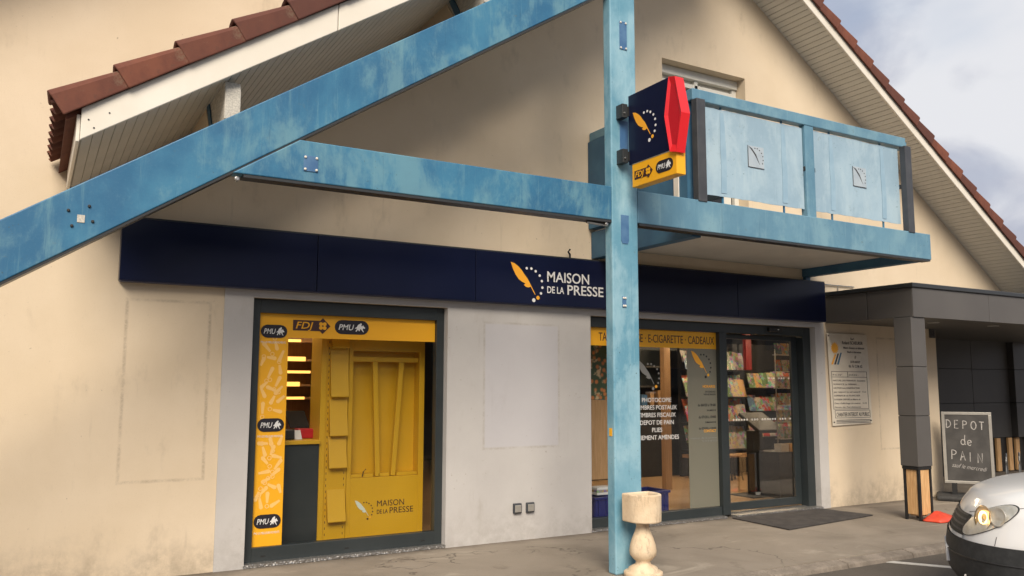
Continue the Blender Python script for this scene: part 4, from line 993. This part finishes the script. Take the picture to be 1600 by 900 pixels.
# bonnet top closing the nose
mb = MB(); ts = [i / 22 for i in range(23)]; edge = [P(t, 1.10) for t in ts]; vs = []; fs = []; K = 8
for k in range(K + 1):
    f = k / K
    for p in edge:
        vs.append((p.x + (-1.75 - p.x) * f * .55 if True else 0, p.y * (1 - f), 1.10 + .10 * math.sin(f * math.pi / 2)))
nT = len(edge); fs = [(k * nT + j, k * nT + j + 1, (k + 1) * nT + j + 1, (k + 1) * nT + j) for k in range(K) for j in range(nT - 1)]
vs2 = [(x, -y, z) for x, y, z in vs]; mb.add(vs, fs).add(vs2, fs)
bn = mb.build('bonnet', 'van_white', van, smooth=True)
bump = shell(zr(.20, .578, 14), T1[:24], 'bumper', 'bumper', van, .022)
shell([.20, .22], T1[:24], 'bumper_lip', 'bumper', van, .0)
gr = shell(zr(.60, .755, 4), [0, .05, .1, .15, .2, .25, .3, .335], 'grille', 'bumper', van, .006)
for z in (.625, .665, .705, .74): shell([z, z + .014], [0, .08, .16, .24, .30], 'grille_bar', 'grey_post', gr, .012, False)
shell([.578, .60], [0, .08, .16, .24, .30, .345], 'chrome_strip', 'van_white', van, .014)
# headlights: pointed lens lying on the wing
def lens_pt(r, a):
    c, s = math.cos(a), math.sin(a)
    u = (abs(c) ** .85) * (1 if c > 0 else -1) * r; v = s * r
    return .50 + .20 * u + .02 * v, .735 + .095 * v + .075 * u + (.02 * (1 - u * u) if v > 0 else 0)
for sg in (1, -1):
    def disc_mesh(off, r0=1., bowl=0.):
        vs, fs, N, Q = [], [], 36, 8
        for q in range(Q + 1):
            for k in range(N):
                rr_ = r0 * max(q / Q, .001); t, z = lens_pt(rr_, 2 * math.pi * k / N)
                p = P(max(t, 0), z, off - bowl * (1 - (q / Q) ** 2)); vs.append((p.x, p.y * sg, p.z))
        for q in range(Q):
            for k in range(N): fs.append((q * N + k, q * N + (k + 1) % N, (q + 1) * N + (k + 1) % N, (q + 1) * N + k))
        return MB().add(vs, fs)
    hl = disc_mesh(.004, 1.035).build('headlight', 'bumper', van, smooth=True)
    disc_mesh(.007, .99).build('reflector', 'chrome', hl, smooth=True)
    for (u, v, s_, mt_) in ((-.10, .34, .24, 'bulb' if sg == 1 else 'chrome'), (-.10, .30, .46, 'lamp_amber'), (.48, .10, .36, 'chrome')):
        t0, z0 = .50 + .20 * u, .735 + .095 * v + .075 * u; c0 = P(t0, z0, .010); c0.y *= sg
        n0 = (P(t0, z0, .1) - P(t0, z0, 0)).normalized(); n0.y *= sg; n0.z = .15; n0.normalize()
        MB().lathe([(.001, .002), (s_ * .10, .0), (s_ * .17, .006), (s_ * .20, .012), (s_ * .19, .008)], 0, 0, 20, False).build('lamp_bowl' if mt_ != 'bulb' else 'lit_bulb', mt_, hl, smooth=True,
            basis=Matrix.Translation(c0) @ n0.to_track_quat('Z', 'Y').to_matrix().to_4x4())
    disc_mesh(.022, 1.0, -.012).build('lens', 'glass', hl, smooth=True)
def seam(pts, nm, r_=.0035):
    MB().tube([P(t, z, .0015) for t, z in pts], r_, 6).build(nm, 'black', body)
seam([(.27 + .1 * k, .768 + .026 * k - .0012 * k * k) for k in range(11)], 'bonnet_seam', .0025); seam([(.66, .582), (.655, .61), (.65, .645)], 'wing_seam', .002)
MB().tube([P(t, .455, .024) for t in [.02 + .06 * k for k in range(17)]], .005, 6).build('bumper_groove', 'black', bump)
MB().tube([P(.42, .30, .03) + Vector((0, 0, .02)), P(.43, .30, .045), P(.45, .29, .045), P(.46, .30, .03)], .008).build('tow_eye', 'chrome', bump)
B(-.03, .025, -.26, .26, .36, .47).build('number_plate', 'white_print', bump)
# cabin, flanks and wheels (outside the picture, but there)
side = [(-1.5, .30), (-1.5, 1.08), (-1.52, 1.14), (-2.0, 1.78), (-2.3, 1.84), (-4.1, 1.82), (-4.2, 1.1), (-4.18, .35)]
MB().xz(side, -.88, .88).build('cabin', 'van_white', van, .06)
MB().prism([(-1.51, -.72, 1.17), (-1.51, .72, 1.17), (-1.96, .66, 1.74), (-1.96, -.66, 1.74)], [(-1.57, -.72, 1.17), (-1.57, .72, 1.17), (-2.02, .66, 1.74), (-2.02, -.66, 1.74)]).build('windscreen', 'van_glass', van)
for sg in (-1, 1):
    MB().xz([(-1.65, 1.16), (-2.6, 1.16), (-2.6, 1.66), (-2.02, 1.66)], sg * .882, sg * .89).build('side_window', 'van_glass', van)
    for x in (-.92, -3.55):
        wb = Matrix.Translation((x, sg * .80, .31)) @ Matrix.Rotation(R(90), 4, 'X')
        wh = MB().lathe([(.18, -.1), (.30, -.1), (.31, -.07), (.31, .07), (.30, .1), (.18, .1)], 0, 0, 32).build('wheel', 'tyre', van, basis=wb)
        MB().lathe([(.02, -.104), (.17, -.102), (.18, -.08), (.18, .08), (.17, .102), (.02, .104)], 0, 0, 24).build('rim', 'aluminium', wh)
# ================================================================== unseen block added behind the camera to darken the sky mirrored in the panes
ob = thing('added_reflection_block', (5, -40, RZ), 'unseen long brown block added behind the viewer to darken reflections in the shop glass', 'building')
B(-40, 130, -46, -38, RZ, 7.2).build('wall', 'opp_wall', ob)
B(-40.5, 130.5, -46.5, -37.4, 7.2, 7.6).build('roof', 'flash', ob)
for k in range(30):
    wx = -37 + k * 5.4; o_ = B(wx, wx + 2.2, -37.99, -37.93, 1.0, 2.9).build('window', 'van_glass', ob); B(wx, wx + 2.2, -37.99, -37.93, 4.4, 6.0).build('window', 'van_glass', ob)
scene.render.engine = 'CYCLES'
